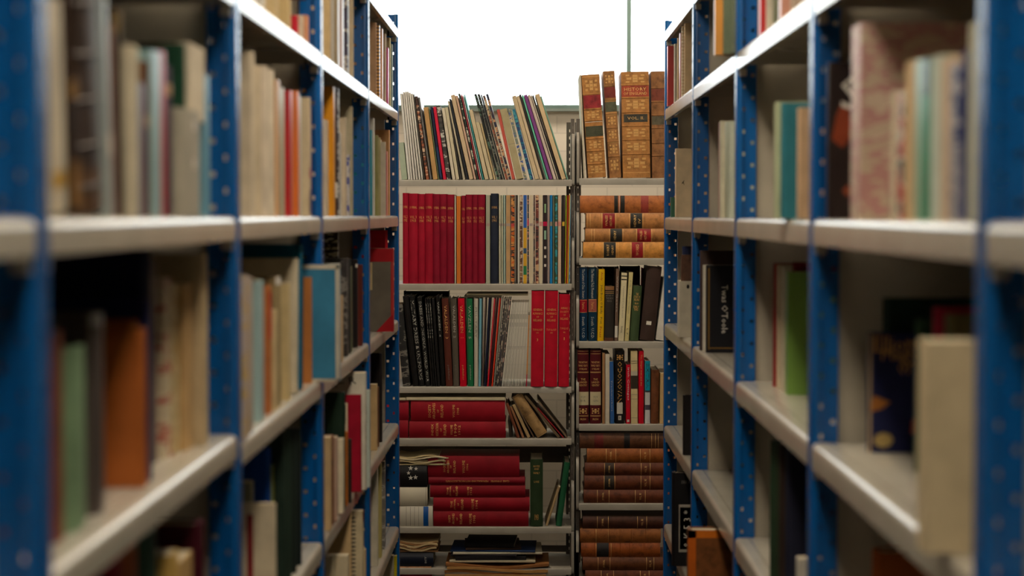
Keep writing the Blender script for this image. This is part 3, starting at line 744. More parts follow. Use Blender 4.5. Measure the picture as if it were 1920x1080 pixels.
side_row('R', 1, 'L2', [
 (1645, 0, 1038, (176, 92, 40), 'cloth', 'orange-brown book', dict(z=2.50, T=.04)),
])

# ------------------------------------------------------------------ grey racks across the end of the aisle
YE = 6.30; ED = .30
PX = YE/F
def zx(px, py, Y=YE): return hit_y(px, py, Y)
def angle_post(x0, x1, y0, z1):
    bm = bmesh.new()
    w_ = x1-x0; holed(bm, x0, x1, 0, z1, x0+w_*.42, x0+w_*.58, .010, .025, .02, y0, .0018)
    box(bm, x0, x0+.0018, y0+.0018, y0+.03, 0, z1)
    return bm
def end_rack(label, xa, xb, shelves, topz, brk, rails=()):
    root = thing('metal_shelf_unit', label, 'shelf rack', None, Matrix.Translation(((xa+xb)/2, YE, 0)))
    ox = (xa+xb)/2
    for yy in (.03, ED-.03):
        pw = .0115 if yy < .1 else .022
        for a, b in ((xa, xa+pw), (xb-pw, xb)):
            bm = angle_post(a-ox, b-ox, yy, topz); obj('post', bm, POST, root, False)
    for hz, th in shelves:
        bm = bmesh.new()
        pr = [(ED, 0), (.004, 0), (.001, -.0015), (0, -.004), (0, -th), (.010, -th), (.010, -th+.0015), (.0015, -th+.0015), (.0015, -.004), (.004, -.0015), (ED, -.0015)]
        M = Matrix(((0, 0, 1, 0), (1, 0, 0, 0), (0, 1, 0, 0), (0, 0, 0, 1)))
        prism(bm, pr, xa-ox+.0095, xb-ox-.0095, M)
        s_ = obj('shelf', bm, GREY, root, True, 50); s_.location = (0, 0, hz)
        for xe in (xa-ox, xb-ox-.009):
            bm = bmesh.new()
            n = 8; pts = [(ED, -th), (.012, -th)]
            for i in range(5): an = i/4*math.pi/2; pts.append((.012-.012*math.sin(an), -th+.012-.012*math.cos(an)))
            for i in range(6): an = i/5*math.pi/2; pts.append((.05-.05*math.cos(an)+.0, brk-.05+.05*math.sin(an)))
            pts.append((ED, brk))
            prism(bm, pts, xe, xe+.009, M)
            b_ = obj('bracket', bm, GREY, root, True, 40); b_.location = (0, 0, hz)
    for za, zb in rails:
        bm = bmesh.new(); box(bm, xa-ox+.021, xb-ox-.021, ED-.012, ED-.010, za, zb); obj('rear_rail', bm, POST, root, False)
    return root
EL = {1: 337, 2: 532, 3: 725, 4: 822, 5: 988, 6: 1172}
ER = {1: 334, 2: 484, 3: 640, 4: 795, 5: 944, 6: 1096}
ELZ = {k: zx(900, v).z for k, v in EL.items()}; ERZ = {k: zx(1160, v).z for k, v in ER.items()}
xlr = zx(1077, 500).x; xrl = zx(1080, 500).x
end_rack('grey steel shelf unit at the aisle end, left of the two', xlr-1.0, xlr, [(z, .0215) for z in ELZ.values()] + [(.25, .0215)], zx(1075, 222).z, .16, [(zx(900, 866, YE+ED).z, zx(900, 836, YE+ED).z), (zx(900, 1033, YE+ED).z, zx(900, 1021, YE+ED).z)])
end_rack('grey steel shelf unit at the aisle end, right of the two', xrl+.0015, xrl+1.0, [(z, .023) for z in ERZ.values()] + [(.22, .023)], zx(1075, 222).z, .16)

EN = {('L', 1): 'top shelf', ('L', 2): 'second shelf', ('L', 3): 'third shelf', ('L', 4): 'fourth shelf', ('L', 5): 'fifth shelf', ('L', 6): 'sixth shelf'}
WN = {'L': 'left end unit', 'R': 'right end unit'}
def end_row(side, row, items, rec=.006):
    """items: (bottom left px, bottom right px, top px, shift of the top px, colour, kind, description, extras, options)"""
    sz = (ELZ if side == 'L' else ERZ)[row]; bpx = (EL if side == 'L' else ER)[row]
    where = 'on %s, %s' % (EN[('L', row)], WN[side])
    items = [list(i) for i in items]
    for a, b in zip(items, items[1:]):           # a book must clear the steeper one leaning on it
        if a[3] < 0 and b[3] < 0:
            hh = min(bpx-a[2], bpx-b[2]); ar = a[1]+a[3]*hh/(bpx-a[2]); bl = b[0]+b[3]*hh/(bpx-b[2])
            if ar > bl: a[1] = max(a[0]+(a[1]-a[0])*.5, a[1]-(ar-bl))
        if a[3] > 0 and b[3] > 0:
            hh = min(bpx-a[2], bpx-b[2]); ar = a[1]+a[3]*hh/(bpx-a[2]); bl = b[0]+b[3]*hh/(bpx-b[2])
            if ar > bl: b[0] = min(b[1]-(b[1]-b[0])*.5, b[0]+(ar-bl))
    for it in items:
        x0, x1, top, dx, col, kind, desc = it[:7]; ex = it[7] if len(it) > 7 else (); o = it[8] if len(it) > 8 else {}
        yy = YE + o.get('rec', rec)
        k = yy/F
        Hv = zx(x0, top, yy).z - sz; th = math.atan2(dx*k, Hv)      # positive leans right
        X0 = zx(x0, bpx, yy).x + .0004; X1 = zx(x1, bpx, yy).x - (.0009 if kind in ('mag', 'print') else .0003)
        W = (X1-X0)*math.cos(th); Hh = Hv/math.cos(th) - (abs(math.sin(th))*W if o.get('tight') else 0)
        R3 = Matrix.Rotation(th, 3, 'Y')
        cs = -1 if th <= 0 else 1
        piv = Vector((X0 if cs < 0 else X1, yy, sz+.0004+o.get('on', 0)))
        base = piv - R3 @ Vector((cs*W/2, 0, 0))
        make_book(place(base, 0, th), W, o.get('D', .20+random.uniform(-.012, .012)), Hh, col, kind, o.get('full', desc + ' ' + where), o.get('cat', 'book'), o.get('group', 'books %s' % where), ex, o.get('name'))
def lying(side, row, items, rec=.004):
    """stack from the shelf up: (x0, x1, thickness px, colour, kind, description, extras, options); titles start at the left"""
    sz = (ELZ if side == 'L' else ERZ)[row]; where = 'on %s, %s' % (EN[('L', row)], WN[side]); z = sz+.0005
    for it in items:
        x0, x1, tp, col, kind, desc = it[:6]; ex = it[6] if len(it) > 6 else (); o = it[7] if len(it) > 7 else {}
        yy = YE+o.get('rec', rec); X0 = zx(x0, 700, yy).x; X1 = zx(x1, 700, yy).x; W = tp*yy/F-.0004
        M = Matrix.Translation((X1, yy, z+W/2)) @ Matrix.Rotation(-math.pi/2, 4, 'Y')
        if o.get('yaw'): M = Matrix.Translation(((X0+X1)/2, yy+.1, 0)) @ Matrix.Rotation(R(o['yaw']), 4, 'Z') @ Matrix.Translation((-(X0+X1)/2, -yy-.1, 0)) @ M
        make_book(M, W, o.get('D', .2), X1-X0, col, kind, desc + ' ' + where, o.get('cat', 'book'), o.get('group', 'books lying %s' % where), ex, o.get('name'))
        z += W+.0005
    return z

# --- left unit, top shelf: magazines and thin volumes leaning to the left
G1 = 'white spined magazines'
wm = dict(full='white-spined magazine leaning at the left end of top shelf, left end unit', group='white spined magazines leaning on the top shelf')
end_row('L', 1, [
 (753, 764, 268, -7, (176, 190, 166), 'paper', 'short grey-green booklet leaning'),
 (765, 770, 176, -15, (222, 220, 214), 'mag', '', (), wm), (770, 775, 173, -15, (218, 214, 206), 'mag', '', (), wm), (775, 780, 172, -16, (222, 218, 210), 'mag', '', (), wm), (780, 785, 172, -17, (216, 212, 204), 'mag', '', (), wm), (785, 790, 174, -18, (222, 218, 208), 'mag', '', (), wm), (790, 794, 176, -19, (214, 210, 200), 'mag', '', (), wm),
 (795, 798, 177, -20, (72, 66, 60), 'mag', 'dark charcoal magazine after the white ones'),
 (799, 805, 181, -21, ((60, 40, 34), (160, 90, 60), (210, 180, 150)), 'print', 'rust and black patterned magazine'),
 (806, 810, 183, -22, (110, 108, 106), 'mag', 'mid grey slim magazine'),
 (812, 821, 202, -18, (196, 154, 100), 'paper', 'tan brown booklet leaning'),
 (822, 824, 202, -18, (110, 130, 100), 'mag', 'thin sage magazine'),
 (825, 830, 201, -18, (34, 40, 66), 'mag', 'navy magazine left of the red one', [('label', .55, .97, (40, 60, 96))]),
 (831, 837, 201, -19, (214, 36, 66), 'soft', 'bright red book leaning'),
 (838, 846, 199, -20, ((40, 38, 38), (70, 66, 62), (200, 196, 186)), 'print', 'black and white magazine right of the red one'),
 (848, 854, 203, -20, (216, 206, 184), 'paper', 'cream booklet leaning, left of its twin'),
 (855, 862, 202, -21, (206, 196, 166), 'paper', 'cream booklet leaning, right of its twin'),
 (863, 868, 200, -23, (62, 60, 58), 'mag', 'charcoal magazine next to the cream pair'),
 (869, 874, 190, -30, (196, 186, 160), 'mag', 'pale khaki thin magazine'),
 (875, 879, 186, -33, (44, 48, 56), 'mag', 'blue-black magazine leaning'),
 (880, 888, 179, -35, (206, 182, 148), 'paper', 'tan thick booklet leaning'),
 (889, 893, 180, -35, (206, 172, 150), 'paper', 'pinkish tan thin booklet'),
 (894, 898, 176, -35, ((44, 44, 40), (36, 60, 50), (206, 200, 180)), 'print', 'black and green speckled magazine'),
 (899, 901, 176, -35, (196, 70, 84), 'mag', 'thin rose red magazine'),
 (902, 904, 177, -35, (222, 222, 218), 'mag', 'thin white magazine by the teal one'),
 (905, 908, 178, -35, (70, 160, 160), 'mag', 'thin teal magazine'),
 (909, 917, 207, -30, (206, 190, 156), 'paper', 'beige booklet, middle of the row'),
 (918, 925, 230, -26, (206, 192, 158), 'paper', 'beige shorter booklet, middle of the row'),
 (926, 931, 232, -26, (190, 170, 130), 'paper', 'khaki short booklet'),
 (932, 937, 177, -43, ((22, 25, 25), (26, 36, 32), (80, 110, 92)), 'print', 'black magazine with green flecks, left of two'),
 (938, 943, 177, -43, ((22, 22, 24), (24, 30, 32), (100, 108, 100)), 'print', 'black magazine with grey flecks, right of two'),
 (944, 947, 178, -43, (24, 26, 30), 'mag', 'plain black thin magazine'),
 (948, 953, 180, -43, ((96, 74, 60), (150, 84, 60), (200, 176, 140)), 'print', 'brown mottled magazine'),
 (954, 959, 177, -43, ((30, 36, 66), (60, 50, 60), (196, 150, 110)), 'print', 'navy and copper magazine'),
 (960, 967, 206, -29, (196, 88, 74), 'soft', 'salmon red booklet leaning'),
 (968, 982, 206, -31, (176, 164, 128), 'paper', 'wide olive-beige file leaning', [('lines', (.5,), GREYI)]),
 (983, 989, 206, -31, ((70, 90, 150), (120, 130, 120), (206, 190, 150)), 'print', 'blue and khaki patterned magazine'),
 (990, 993, 206, -31, (206, 198, 176), 'mag', 'thin cream magazine beside the blue one'),
 (994, 1001, 206, -34, ((16, 110, 140), (30, 60, 110), (70, 150, 160)), 'print', 'teal and blue patterned magazine'),
 (1003, 1011, 181, -43, (206, 186, 150), 'paper', 'sand coloured thick booklet leaning'),
 (1012, 1018, 181, -44, (212, 192, 158), 'paper', 'sand coloured thin booklet leaning'),
 (1019, 1024, 178, -46, (50, 46, 46), 'mag', 'black magazine left of the mint one'),
 (1025, 1029, 179, -47, (110, 196, 164), 'mag', 'thin mint green magazine'),
 (1030, 1037, 179, -48, (124, 64, 130), 'mag', 'purple magazine'),
 (1038, 1044, 179, -49, (206, 190, 176), 'mag', 'pinkish cream magazine right of the purple one'),
 (1045, 1048, 179, -50, (186, 176, 156), 'mag', 'thin grey-cream magazine'),
 (1049, 1052, 179, -51, (44, 38, 36), 'mag', 'thin black magazine near the right end'),
 (1053, 1062, 178, -50, (214, 188, 148), 'paper', 'large tan folder leaning near the right end'),
 (1063, 1066, 181, -50, (120, 170, 150), 'mag', 'white magazine with teal edge, last of the row'),
])
# second shelf
red = (164, 18, 44); red2 = (140, 16, 42)
def jr(n): return [('text', 'JOURNAL', .158, .78, .011, GOLD), ('text', 'VOL. %d' % n, .262, .7, .0095, GOLD), ('text', str(1900+n), .30, .6, .0095, GOLD)]
o1 = ['first', 'second', 'third', 'fourth', 'fifth', 'sixth', 'seventh']
its = []
for i, (a, b, t_) in enumerate([(755, 765, 362), (766, 783, 363), (784, 796, 364), (797, 811, 363), (812, 824, 364), (825, 837, 364), (838, 851, 365)]):
    its.append((a, b+.8, t_, 0, red if i < 4 else red2, 'cloth', '%s crimson bound journal from the left' % o1[i], jr(i+2), dict(name='bound_volume')))
its += [(852.5, 855, 367, 0, (216, 206, 186), 'paper', 'thin white booklet after the crimson journals'), (856, 864, 368, 0, (212, 116, 40), 'soft', 'orange thin book between the crimson journals')]
for i, (a, b, t_) in enumerate([(865, 872, 367), (873, 885, 365), (886, 895, 365), (896, 909, 365)]):
    its.append((a, b+.8, t_, 0, red2, 'cloth', '%s crimson journal right of the orange book' % o1[i], jr(i+9), dict(name='bound_volume')))
GBAND = [('label', .32, .35, (170, 150, 140), .98)]
its += [
 (911, 919, 366, 0, (170, 170, 150), 'soft', 'grey-green book left of the navy volume', GBAND), (920, 934, 363, 0, (38, 44, 60), 'cloth', 'navy black bound volume', jr(1), dict(name='bound_volume')),
 (936, 939.5, 366, 0, (206, 202, 176), 'mag', 'pale thin magazine, first right of navy volume', GBAND), (940, 943.5, 366, 0, (196, 196, 170), 'mag', 'pale thin magazine, second right of navy volume', GBAND), (944, 948, 366, 0, (160, 180, 170), 'mag', 'pale blue-green magazine', GBAND),
 (949, 957, 366, 0, (196, 156, 110), 'paper', 'tan booklet', GBAND), (958, 965, 366, 0, ((206, 104, 40), (60, 36, 30), (214, 150, 80)), 'print', 'orange and black magazine', [('label', .32, .355, (190, 70, 70))]),
 (966, 970.5, 366, 0, (66, 58, 54), 'mag', 'dark brown magazine'), (971, 974, 366, 0, (226, 220, 206), 'mag', 'white very thin magazine'),
 (974.5, 980, 366, 0, ((150, 110, 80), (90, 60, 44), (206, 186, 160)), 'print', 'brown mottled magazine', GBAND),
 (981, 988, 366, 0, (220, 170, 50), 'mag', 'magazine half blue, half yellow', [('label', 0, .37, (50, 100, 180)), ('label', .6, .66, (60, 90, 120)), ('label', .8, .9, (50, 130, 80))]),
 (988.5, 992, 366, 0, ((36, 34, 44), (60, 40, 50), (190, 120, 90)), 'print', 'black magazine with pink patch', [('label', .28, .34, (200, 50, 90))]),
 (992.5, 999.5, 366, 0, (212, 196, 166), 'mag', 'cream magazine right of the pink patch', GBAND), (1000, 1003.5, 366, 0, ((40, 34, 32), (80, 50, 44), (150, 120, 90)), 'print', 'black-brown thin magazine'),
 (1004, 1010.5, 366, 0, ((210, 170, 130), (120, 60, 50), (60, 40, 40)), 'print', 'peach and maroon patterned magazine', GBAND), (1011, 1017.5, 366, 0, (220, 208, 178), 'mag', 'ivory magazine', [('label', .3, .35, (206, 150, 140))]),
 (1018, 1026.5, 366, 0, (44, 34, 36), 'mag', 'black magazine with a column of white dots', [('label', .1, .2, (150, 190, 140), .4), ('label', .30, .35, (190, 20, 70)), ('label', .4, .5, (150, 190, 160), .5), ('label', .58, .61, WHITE, .5), ('label', .68, .71, WHITE, .5), ('label', .78, .81, WHITE, .5)]),
 (1027, 1030.5, 366, 0, (170, 150, 144), 'mag', 'pinkish grey thin magazine', GBAND), (1031, 1036, 366, 0, (16, 124, 186), 'mag', 'bright blue magazine', [('label', .30, .35, (150, 140, 120))]),
 (1036.5, 1040, 366, 0, (110, 120, 96), 'mag', 'grey-green thin magazine'), (1040.5, 1045.5, 366, 0, ((60, 160, 170), (40, 80, 60), (40, 130, 140)), 'print', 'turquoise and green magazine', [('label', .30, .35, (206, 150, 140))]),
 (1046, 1052.5, 366, 0, (212, 186, 160), 'mag', 'peach cream magazine', [('label', .30, .35, (216, 140, 130))]), (1053, 1058.5, 366, 1, (48, 40, 38), 'mag', 'black magazine leaning slightly', [('label', .30, .35, (206, 170, 60))]),
 (1059, 1060.8, 366, 2, (190, 200, 50), 'mag', 'lime yellow thin magazine'), (1061, 1063, 366, 3, (200, 60, 40), 'mag', 'orange-red thin magazine'), (1063.2, 1066, 366, 3.6, (226, 160, 40), 'mag', 'amber thin magazine'),
 (1066.3, 1067.6, 366, 2.5, (110, 170, 206), 'mag', 'light blue magazine leaning right'),
]
end_row('L', 2, its)
# third shelf
SIL = mat('ink', (190, 186, 176))
bkm = dict(full='thin black magazine leaning at the left of third shelf, left end unit', group='thin black magazines leaning on the third shelf')
end_row('L', 3, [
 (755, 770, 572, -14, ((26, 24, 24), (30, 30, 28), (110, 106, 98)), 'print', 'black book with silvery scribbles, far left'),
 (774, 785, 556, -19, (26, 24, 24), 'gloss', 'black book leaning, left of the titled ones'),
 (786, 796, 556, -19, (26, 25, 25), 'gloss', 'black book titled down the spine, left of two', [('vtext', 'MILITARY DRESS & UNIFORMS', .05, .93, .62, SIL)]),
 (798, 807, 558, -16, (26, 25, 25), 'gloss', 'black book titled down the spine, right of two', [('vtext', 'DRESS AND INSIGNIA, WORLD WAR', .05, .95, .62, SIL)]),
 (808.5, 812, 560, -12, (34, 30, 28), 'mag', '', [('vtext', 'ARMIES 1900', .05, .45, .5, SIL)], bkm), (812.5, 816, 560, -12, (28, 26, 26), 'mag', '', [('vtext', 'ARMIES 1914', .05, .45, .5, SIL)], bkm), (816.5, 820, 560, -12, (34, 32, 30), 'mag', '', [('vtext', 'ARMIES 1918', .05, .45, .5, SIL)], bkm),
 (820.5, 826, 560, -11, (30, 28, 28), 'mag', 'black glossy book left of the black titled volume'),
 (827, 835, 556, -10, (24, 22, 22), 'gloss', 'black volume with letters down the spine', [('vtext', 'VAN AKEN  4', .06, .45, .4, SIL)]),
 (836, 849, 560, -8, (96, 48, 38), 'gloss', 'brown volume with letters down the spine', [('vtext', 'VALALDEN  3', .08, .46, .4, GOLD), ('vtext', 'publisher', .76, .93, .3, GREYI)]),
 (850, 861, 560, -5, (92, 84, 74), 'gloss', 'grey-brown volume with letters down the spine', [('vtext', 'VALALDEN  2', .08, .45, .4, SIL), ('vtext', 'publisher', .76, .93, .3, GREYI)]),
 (862.5, 875, 560, -4, (206, 8, 40), 'gloss', 'bright red volume with letters down the spine', [('vtext', 'VALALDEN  1', .08, .45, .42, GOLD), ('vtext', 'publisher', .76, .93, .3, GOLD)]),
 (876.5, 888, 560, -2, (30, 112, 70), 'gloss', 'green volume with letters down the spine', [('vtext', 'VAVZLEN  5', .08, .46, .42, SIL), ('vtext', 'publisher', .76, .93, .3, SIL)]),
 (889, 896.5, 560, 0, (196, 190, 174), 'gloss', 'pale grey volume right of the green one', [('vtext', 'MILITARY', .1, .45, .5, GREYI)]),
 (897, 902, 560, 2, (120, 180, 200), 'mag', 'light blue thin volume'),
 (903, 906, 560, 6, (110, 92, 84), 'mag', 'taupe thin magazine leaning right'),
 (907, 912, 560, 9, (24, 30, 52), 'mag', 'navy-black magazine leaning right'),
 (913, 916.5, 560, 13, (204, 60, 66), 'mag', 'red and pink thin magazine leaning right', [('label', .8, 1, (206, 20, 40))]),
 (917, 920.5, 560, 14, (60, 24, 34), 'mag', 'plum-black thin magazine leaning right'),
 (921, 924.5, 560, 15, (220, 60, 34), 'mag', 'orange-red magazine leaning right'),
 (925, 927.5, 560, 16, (150, 150, 140), 'mag', 'grey thin magazine leaning right'),
 (928, 931, 561, 17, ((40, 36, 38), (50, 44, 46), (160, 150, 140)), 'print', 'black magazine with white edge, first of four', [], {}),
 (931.3, 934, 561, 17.5, ((50, 40, 56), (50, 44, 46), (176, 160, 140)), 'print', 'black magazine with white edge, second of four', [], {}),
 (934.3, 937, 561, 18, ((50, 36, 36), (60, 44, 46), (160, 150, 140)), 'print', 'black magazine with white edge, third of four', [], {}),
 (937.3, 940, 561, 18.5, ((40, 36, 48), (50, 44, 46), (190, 150, 140)), 'print', 'black magazine with white edge, fourth of four', [], {}),
])
wsp = dict(full='slim white journal issue in a leaning run on third shelf, left end unit', group='slim white journal issues on the third shelf')
end_row('L', 3, [(941+i*2.95, 943.1+i*2.95, 567, 18.5-i*.62, ((226, 222, 210), (206, 202, 190))[i % 2], 'mag', '', [('label', .14, .20, (176, 172, 160)), ('label', .24, .29, (190, 186, 176)), ('label', .52, .56, (196, 190, 180))], wsp) for i in range(14)])
end_row('L', 3, [
 (983, 985, 590, 6, (206, 204, 194), 'mag', 'short white booklet right of the white run'), (985.5, 988.5, 591, 5, (206, 130, 50), 'mag', 'orange and red thin magazine', [('label', .83, 1, (180, 30, 60))]),
 (995, 1019, 546, 1.5, (188, 16, 42), 'cloth', 'big scarlet volume, first of three', [('text', 'GENERAL', .165+.03, .76, .0075, GOLD), ('text', 'ALMANACS', .235, .8, .0075, GOLD), ('text', 'OF', .27, .2, .006, GOLD), ('text', 'IRELAND', .305, .7, .0075, GOLD), ('text', 'TOPOLOGY', .405, .78, .007, GOLD), ('text', 'etc', .435, .2, .005, GOLD), ('text', '3', .51, .1, .009, GOLD)], dict(name='bound_volume', rec=-.004)),
 (1021, 1045, 546, 1.5, (188, 16, 42), 'cloth', 'big scarlet volume, second of three', [('text', 'GENERAL', .165+.03, .76, .0075, GOLD), ('text', 'ALMANACS', .235, .8, .0075, GOLD), ('text', 'OF', .27, .2, .006, GOLD), ('text', 'IRELAND', .305, .7, .0075, GOLD), ('text', 'TOPOLOGY', .405, .78, .007, GOLD), ('text', 'etc', .435, .2, .005, GOLD)], dict(name='bound_volume', rec=-.004)),
 (1047, 1067, 552, 1.5, (188, 16, 42), 'cloth', 'big scarlet volume, third of three and shortest', [('text', 'ANNALS', .15, .7, .0075, GOLD), ('text', 'SOCIETY', .19, .8, .007, GOLD), ('text', 'OF', .225, .2, .006, GOLD), ('text', 'IRELAND', .265, .76, .0075, GOLD), ('text', 'TOPOLOGY', .37, .78, .007, GOLD), ('text', 'etc', .41, .2, .005, GOLD), ('text', '1', .48, .08, .009, GOLD)], dict(name='bound_volume', rec=-.004)),
])
# flat folders on top of the third row
zt = zx(900, 559).z
for (xa_, xb_, za, th, col, lb) in ((870, 940, .0012, .006, (120, 112, 96), 'thin grey folder lying flat atop the magazines of third shelf, left end unit'), (874, 990, .0078, .007, (196, 186, 156), 'pale cream folder lying flat atop the books of third shelf, left end unit')):
    X0, X1 = zx(xa_, 555).x, zx(xb_, 555).x
    make_book(Matrix.Translation((X1, YE+.02, zt+za+th/2)) @ Matrix.Rotation(-math.pi/2, 4, 'Y'), th, .18, X1-X0, col, 'paper', lb, 'folder', None, (), 'folder')

# --- fourth shelf
def vt(rows): return [('text', s, f, w_, h, GOLD) for s, f, w_, h in rows]
zb = lying('L', 4, [
 (767, 948, 31, (146, 15, 32), 'cloth', 'scarlet bound volume lying in the lower layer', vt((('INDEX', .24, .7, .007), ('VISITATION', .29, .8, .009), ('OF', .33, .2, .006), ('IRELAND', .37, .7, .009), ('VOLUME', .44, .6, .008), ('1909', .48, .75, .009), ('1912', .52, .55, .007))), dict(name='bound_volume')),
 (770, 947, 40, (150, 15, 32), 'cloth', 'scarlet bound volume lying in the upper layer', vt((('SOCIETY', .20, .62, .009), ('ARCHIVES', .245, .75, .009), ('OF', .29, .15, .006), ('IRELAND', .33, .62, .009), ('VOLUME', .455, .6, .008), ('1908', .50, .3, .008))), dict(name='bound_volume')),
 (762, 947, 6, (206, 192, 160), 'paper', 'pale folder lying atop the scarlet volumes', (), dict(name='folder', cat='folder', rec=.006)),
])
lying('L', 4, [(700, 765, 33, (146, 15, 32), 'cloth', 'scarlet volume end peeking out behind the blue rack, lower', (), dict(name='bound_volume')), (700, 766, 38, (150, 18, 38), 'cloth', 'scarlet volume end peeking out behind the blue rack, upper', (), dict(name='bound_volume')), (700, 761, 5, (206, 192, 160), 'paper', 'pale folder end peeking out behind the blue rack', (), dict(name='folder', cat='folder'))])
end_row('L', 4, [
 (955, 961, 790, -3, (70, 60, 52), 'cloth', 'small dark book beside the scarlet volumes', (), dict(rec=.03)),
 (969, 976, 756, -22, (120, 66, 44), 'cloth', 'rust brown thin book leaning', (), dict(tight=1)),
 (979, 984, 762, -24, (150, 104, 72), 'paper', 'tan brown thin booklet leaning', (), dict(tight=1)),
 (989, 997, 758, -30, (176, 148, 106), 'paper', 'khaki booklet leaning', (), dict(tight=1)),
 (1000, 1006, 744, -42, (100, 80, 62), 'cloth', 'brown thin book leaning behind the large tan one', (), dict(tight=1)),
 (1008, 1035, 737, -56, (166, 132, 86), 'leather', 'large tan leather book leaning steeply', [('lines', (.03, .45, .48, .97), mat('ink', (110, 80, 50))), ('text', 'GENEALOGY', .40, .5, .012, mat('ink', (110, 80, 50)))], dict(tight=1)),
 (1046, 1053, 741, -66, (110, 92, 68), 'paper', 'grey-brown folder leaning over the tan book', (), dict(tight=1)),
 (1056, 1059, 765, -50, (150, 40, 44), 'mag', 'red thin magazine leaning', (), dict(tight=1)),
 (1062, 1065, 750, -56, (120, 102, 82), 'paper', 'taupe folder leaning at the right end', (), dict(tight=1)),
])
# --- fifth shelf
zb5 = lying('L', 5, [
 (700, 811, 38, (206, 200, 184), 'gloss', 'white book with blue band lying', [('label', .84, .925, (14, 84, 160)), ('lines', (.55, .62, .69, .76), GREYI)], dict(rec=.002)),
 (700, 801, 36, (206, 198, 176), 'gloss', 'plain white book lying', [('lines', (.97,), GREYI)], dict(rec=.002)),
 (700, 800, 42, (24, 22, 24), 'gloss', 'black box with a ring of stars', (), dict(name='document_box', cat='box', rec=.002)),
])
lying('L', 5, [
 (812, 991, 29, (132, 12, 27), 'cloth', 'crimson volume lying, bottom of the red stack', vt((('SOCIETY', .17, .5, .007), ('ARCHIVES', .21, .7, .008), ('OF', .25, .2, .006), ('IRELAND', .29, .7, .008), ('VOLUME', .39, .7, .009), ('1905', .43, .5, .008))), dict(name='bound_volume')),
 (812, 993, 26, (146, 15, 32), 'cloth', 'crimson volume lying, second of the red stack', vt((('THE', .19, .5, .007), ('JOURNAL', .225, .8, .008), ('OF', .26, .2, .006), ('IRELAND', .30, .8, .008), ('VOLUME', .41, .8, .009), ('1904', .45, .6, .008))), dict(name='bound_volume')),
 (806, 985, 24, (134, 13, 29), 'cloth', 'crimson volume lying, middle of the red stack', vt((('THE', .185, .6, .006), ('JOURNAL', .215, .8, .007), ('OF', .25, .2, .006), ('IRELAND', .28, .8, .007), ('VOLUME', .40, .7, .007), ('1903', .43, .6, .007))), dict(name='bound_volume')),
 (803, 984, 14, (128, 12, 30), 'cloth', 'thin crimson volume lying with a long gold title', [('vtext', 'CLARE  SURNAMES    MEMORIALS AND HISTORICAL ACCOUNTS', .18, .84, .26, GOLD, 90)], dict(name='bound_volume')),
 (802, 974, 40, (134, 13, 29), 'cloth', 'thick crimson volume lying, top of the red stack', vt((('SOCIETY', .18, .5, .007), ('ARCHIVES', .22, .6, .007), ('OF', .25, .15, .006), ('IRELAND', .29, .6, .008), ('VOLUME', .39, .6, .009), ('1906', .43, .3, .007))), dict(name='bound_volume')),
])
end_row('L', 5, [
 (994, 1018, 862, 0, (44, 62, 38), 'cloth', 'dark green bound volume standing upright', vt((('NOTES', .1, .5, .007), ('AND', .14, .4, .006), ('FAMILY', .2, .5, .007), ('LORE', .33, .4, .007))+(('1903', .86, .3, .02),)), dict(name='bound_volume')),
 (1022, 1027, 914, 24, (176, 150, 110), 'paper', 'thin tan bundle leaning right', (), dict(rec=.02)),
 (1042, 1053, 868, 16, (34, 92, 60), 'cloth', 'green book leaning right against the post', (), dict(rec=.01)),
])
# ragged paper bundle and star marks
def sheets(label, name, cat, x0, x1, y0, d, z0, thick, n, col, rag, col2=None, group=None, seed=1, sag=0):
    rnd = random.Random(seed)
    t = thing(name, label, cat, group, Matrix.Translation(((x0+x1)/2, y0, z0)))
    L_ = (x1-x0)/2
    for part, cc in ((0, col), (1, col2 or col)):
        bm = bmesh.new()
        for i in range(n):
            if (i % 2) != part: continue
            z = thick*i/n; z1 = z+thick/n*.85; nx = 14
            a = -L_+rnd.uniform(0, rag); b = L_-rnd.uniform(0, rag); yo = rnd.uniform(0, rag)*.5
            fr = []; wv = rnd.uniform(.5, 1.5)
            for k in range(nx+1):
                u = k/nx; x = a+(b-a)*u; y = yo+rnd.uniform(0, rag)*.25; dz = thick*.16*math.sin(u*6*wv+i*.5) * (0 if i == 0 else 1) - sag*(2*u-1)**2
                dz = max(dz, -z*.6)
                fr.append([bm.verts.new((x, y, z+dz)), bm.verts.new((x, d, z+dz)), bm.verts.new((x, d, z1+dz)), bm.verts.new((x, y, z1+dz))])
            for k in range(nx):
                for j in range(4): bm.faces.new((fr[k][j], fr[k+1][j], fr[k+1][(j+1) % 4], fr[k][(j+1) % 4]))
            bm.faces.new(fr[0]); bm.faces.new(fr[-1][::-1])
        obj('sheet_layer', bm, mat('paper', cc), t, True, 30)
    return t
X = lambda px: zx(px, 900).x
sheets('ragged cream paper bundle lying atop the black starred box, fifth shelf', 'paper_bundle', 'papers', X(735), X(843), YE-.006, .17, zb5+.001, .030, 7, (196, 178, 136), .02, (214, 200, 166), seed=3)
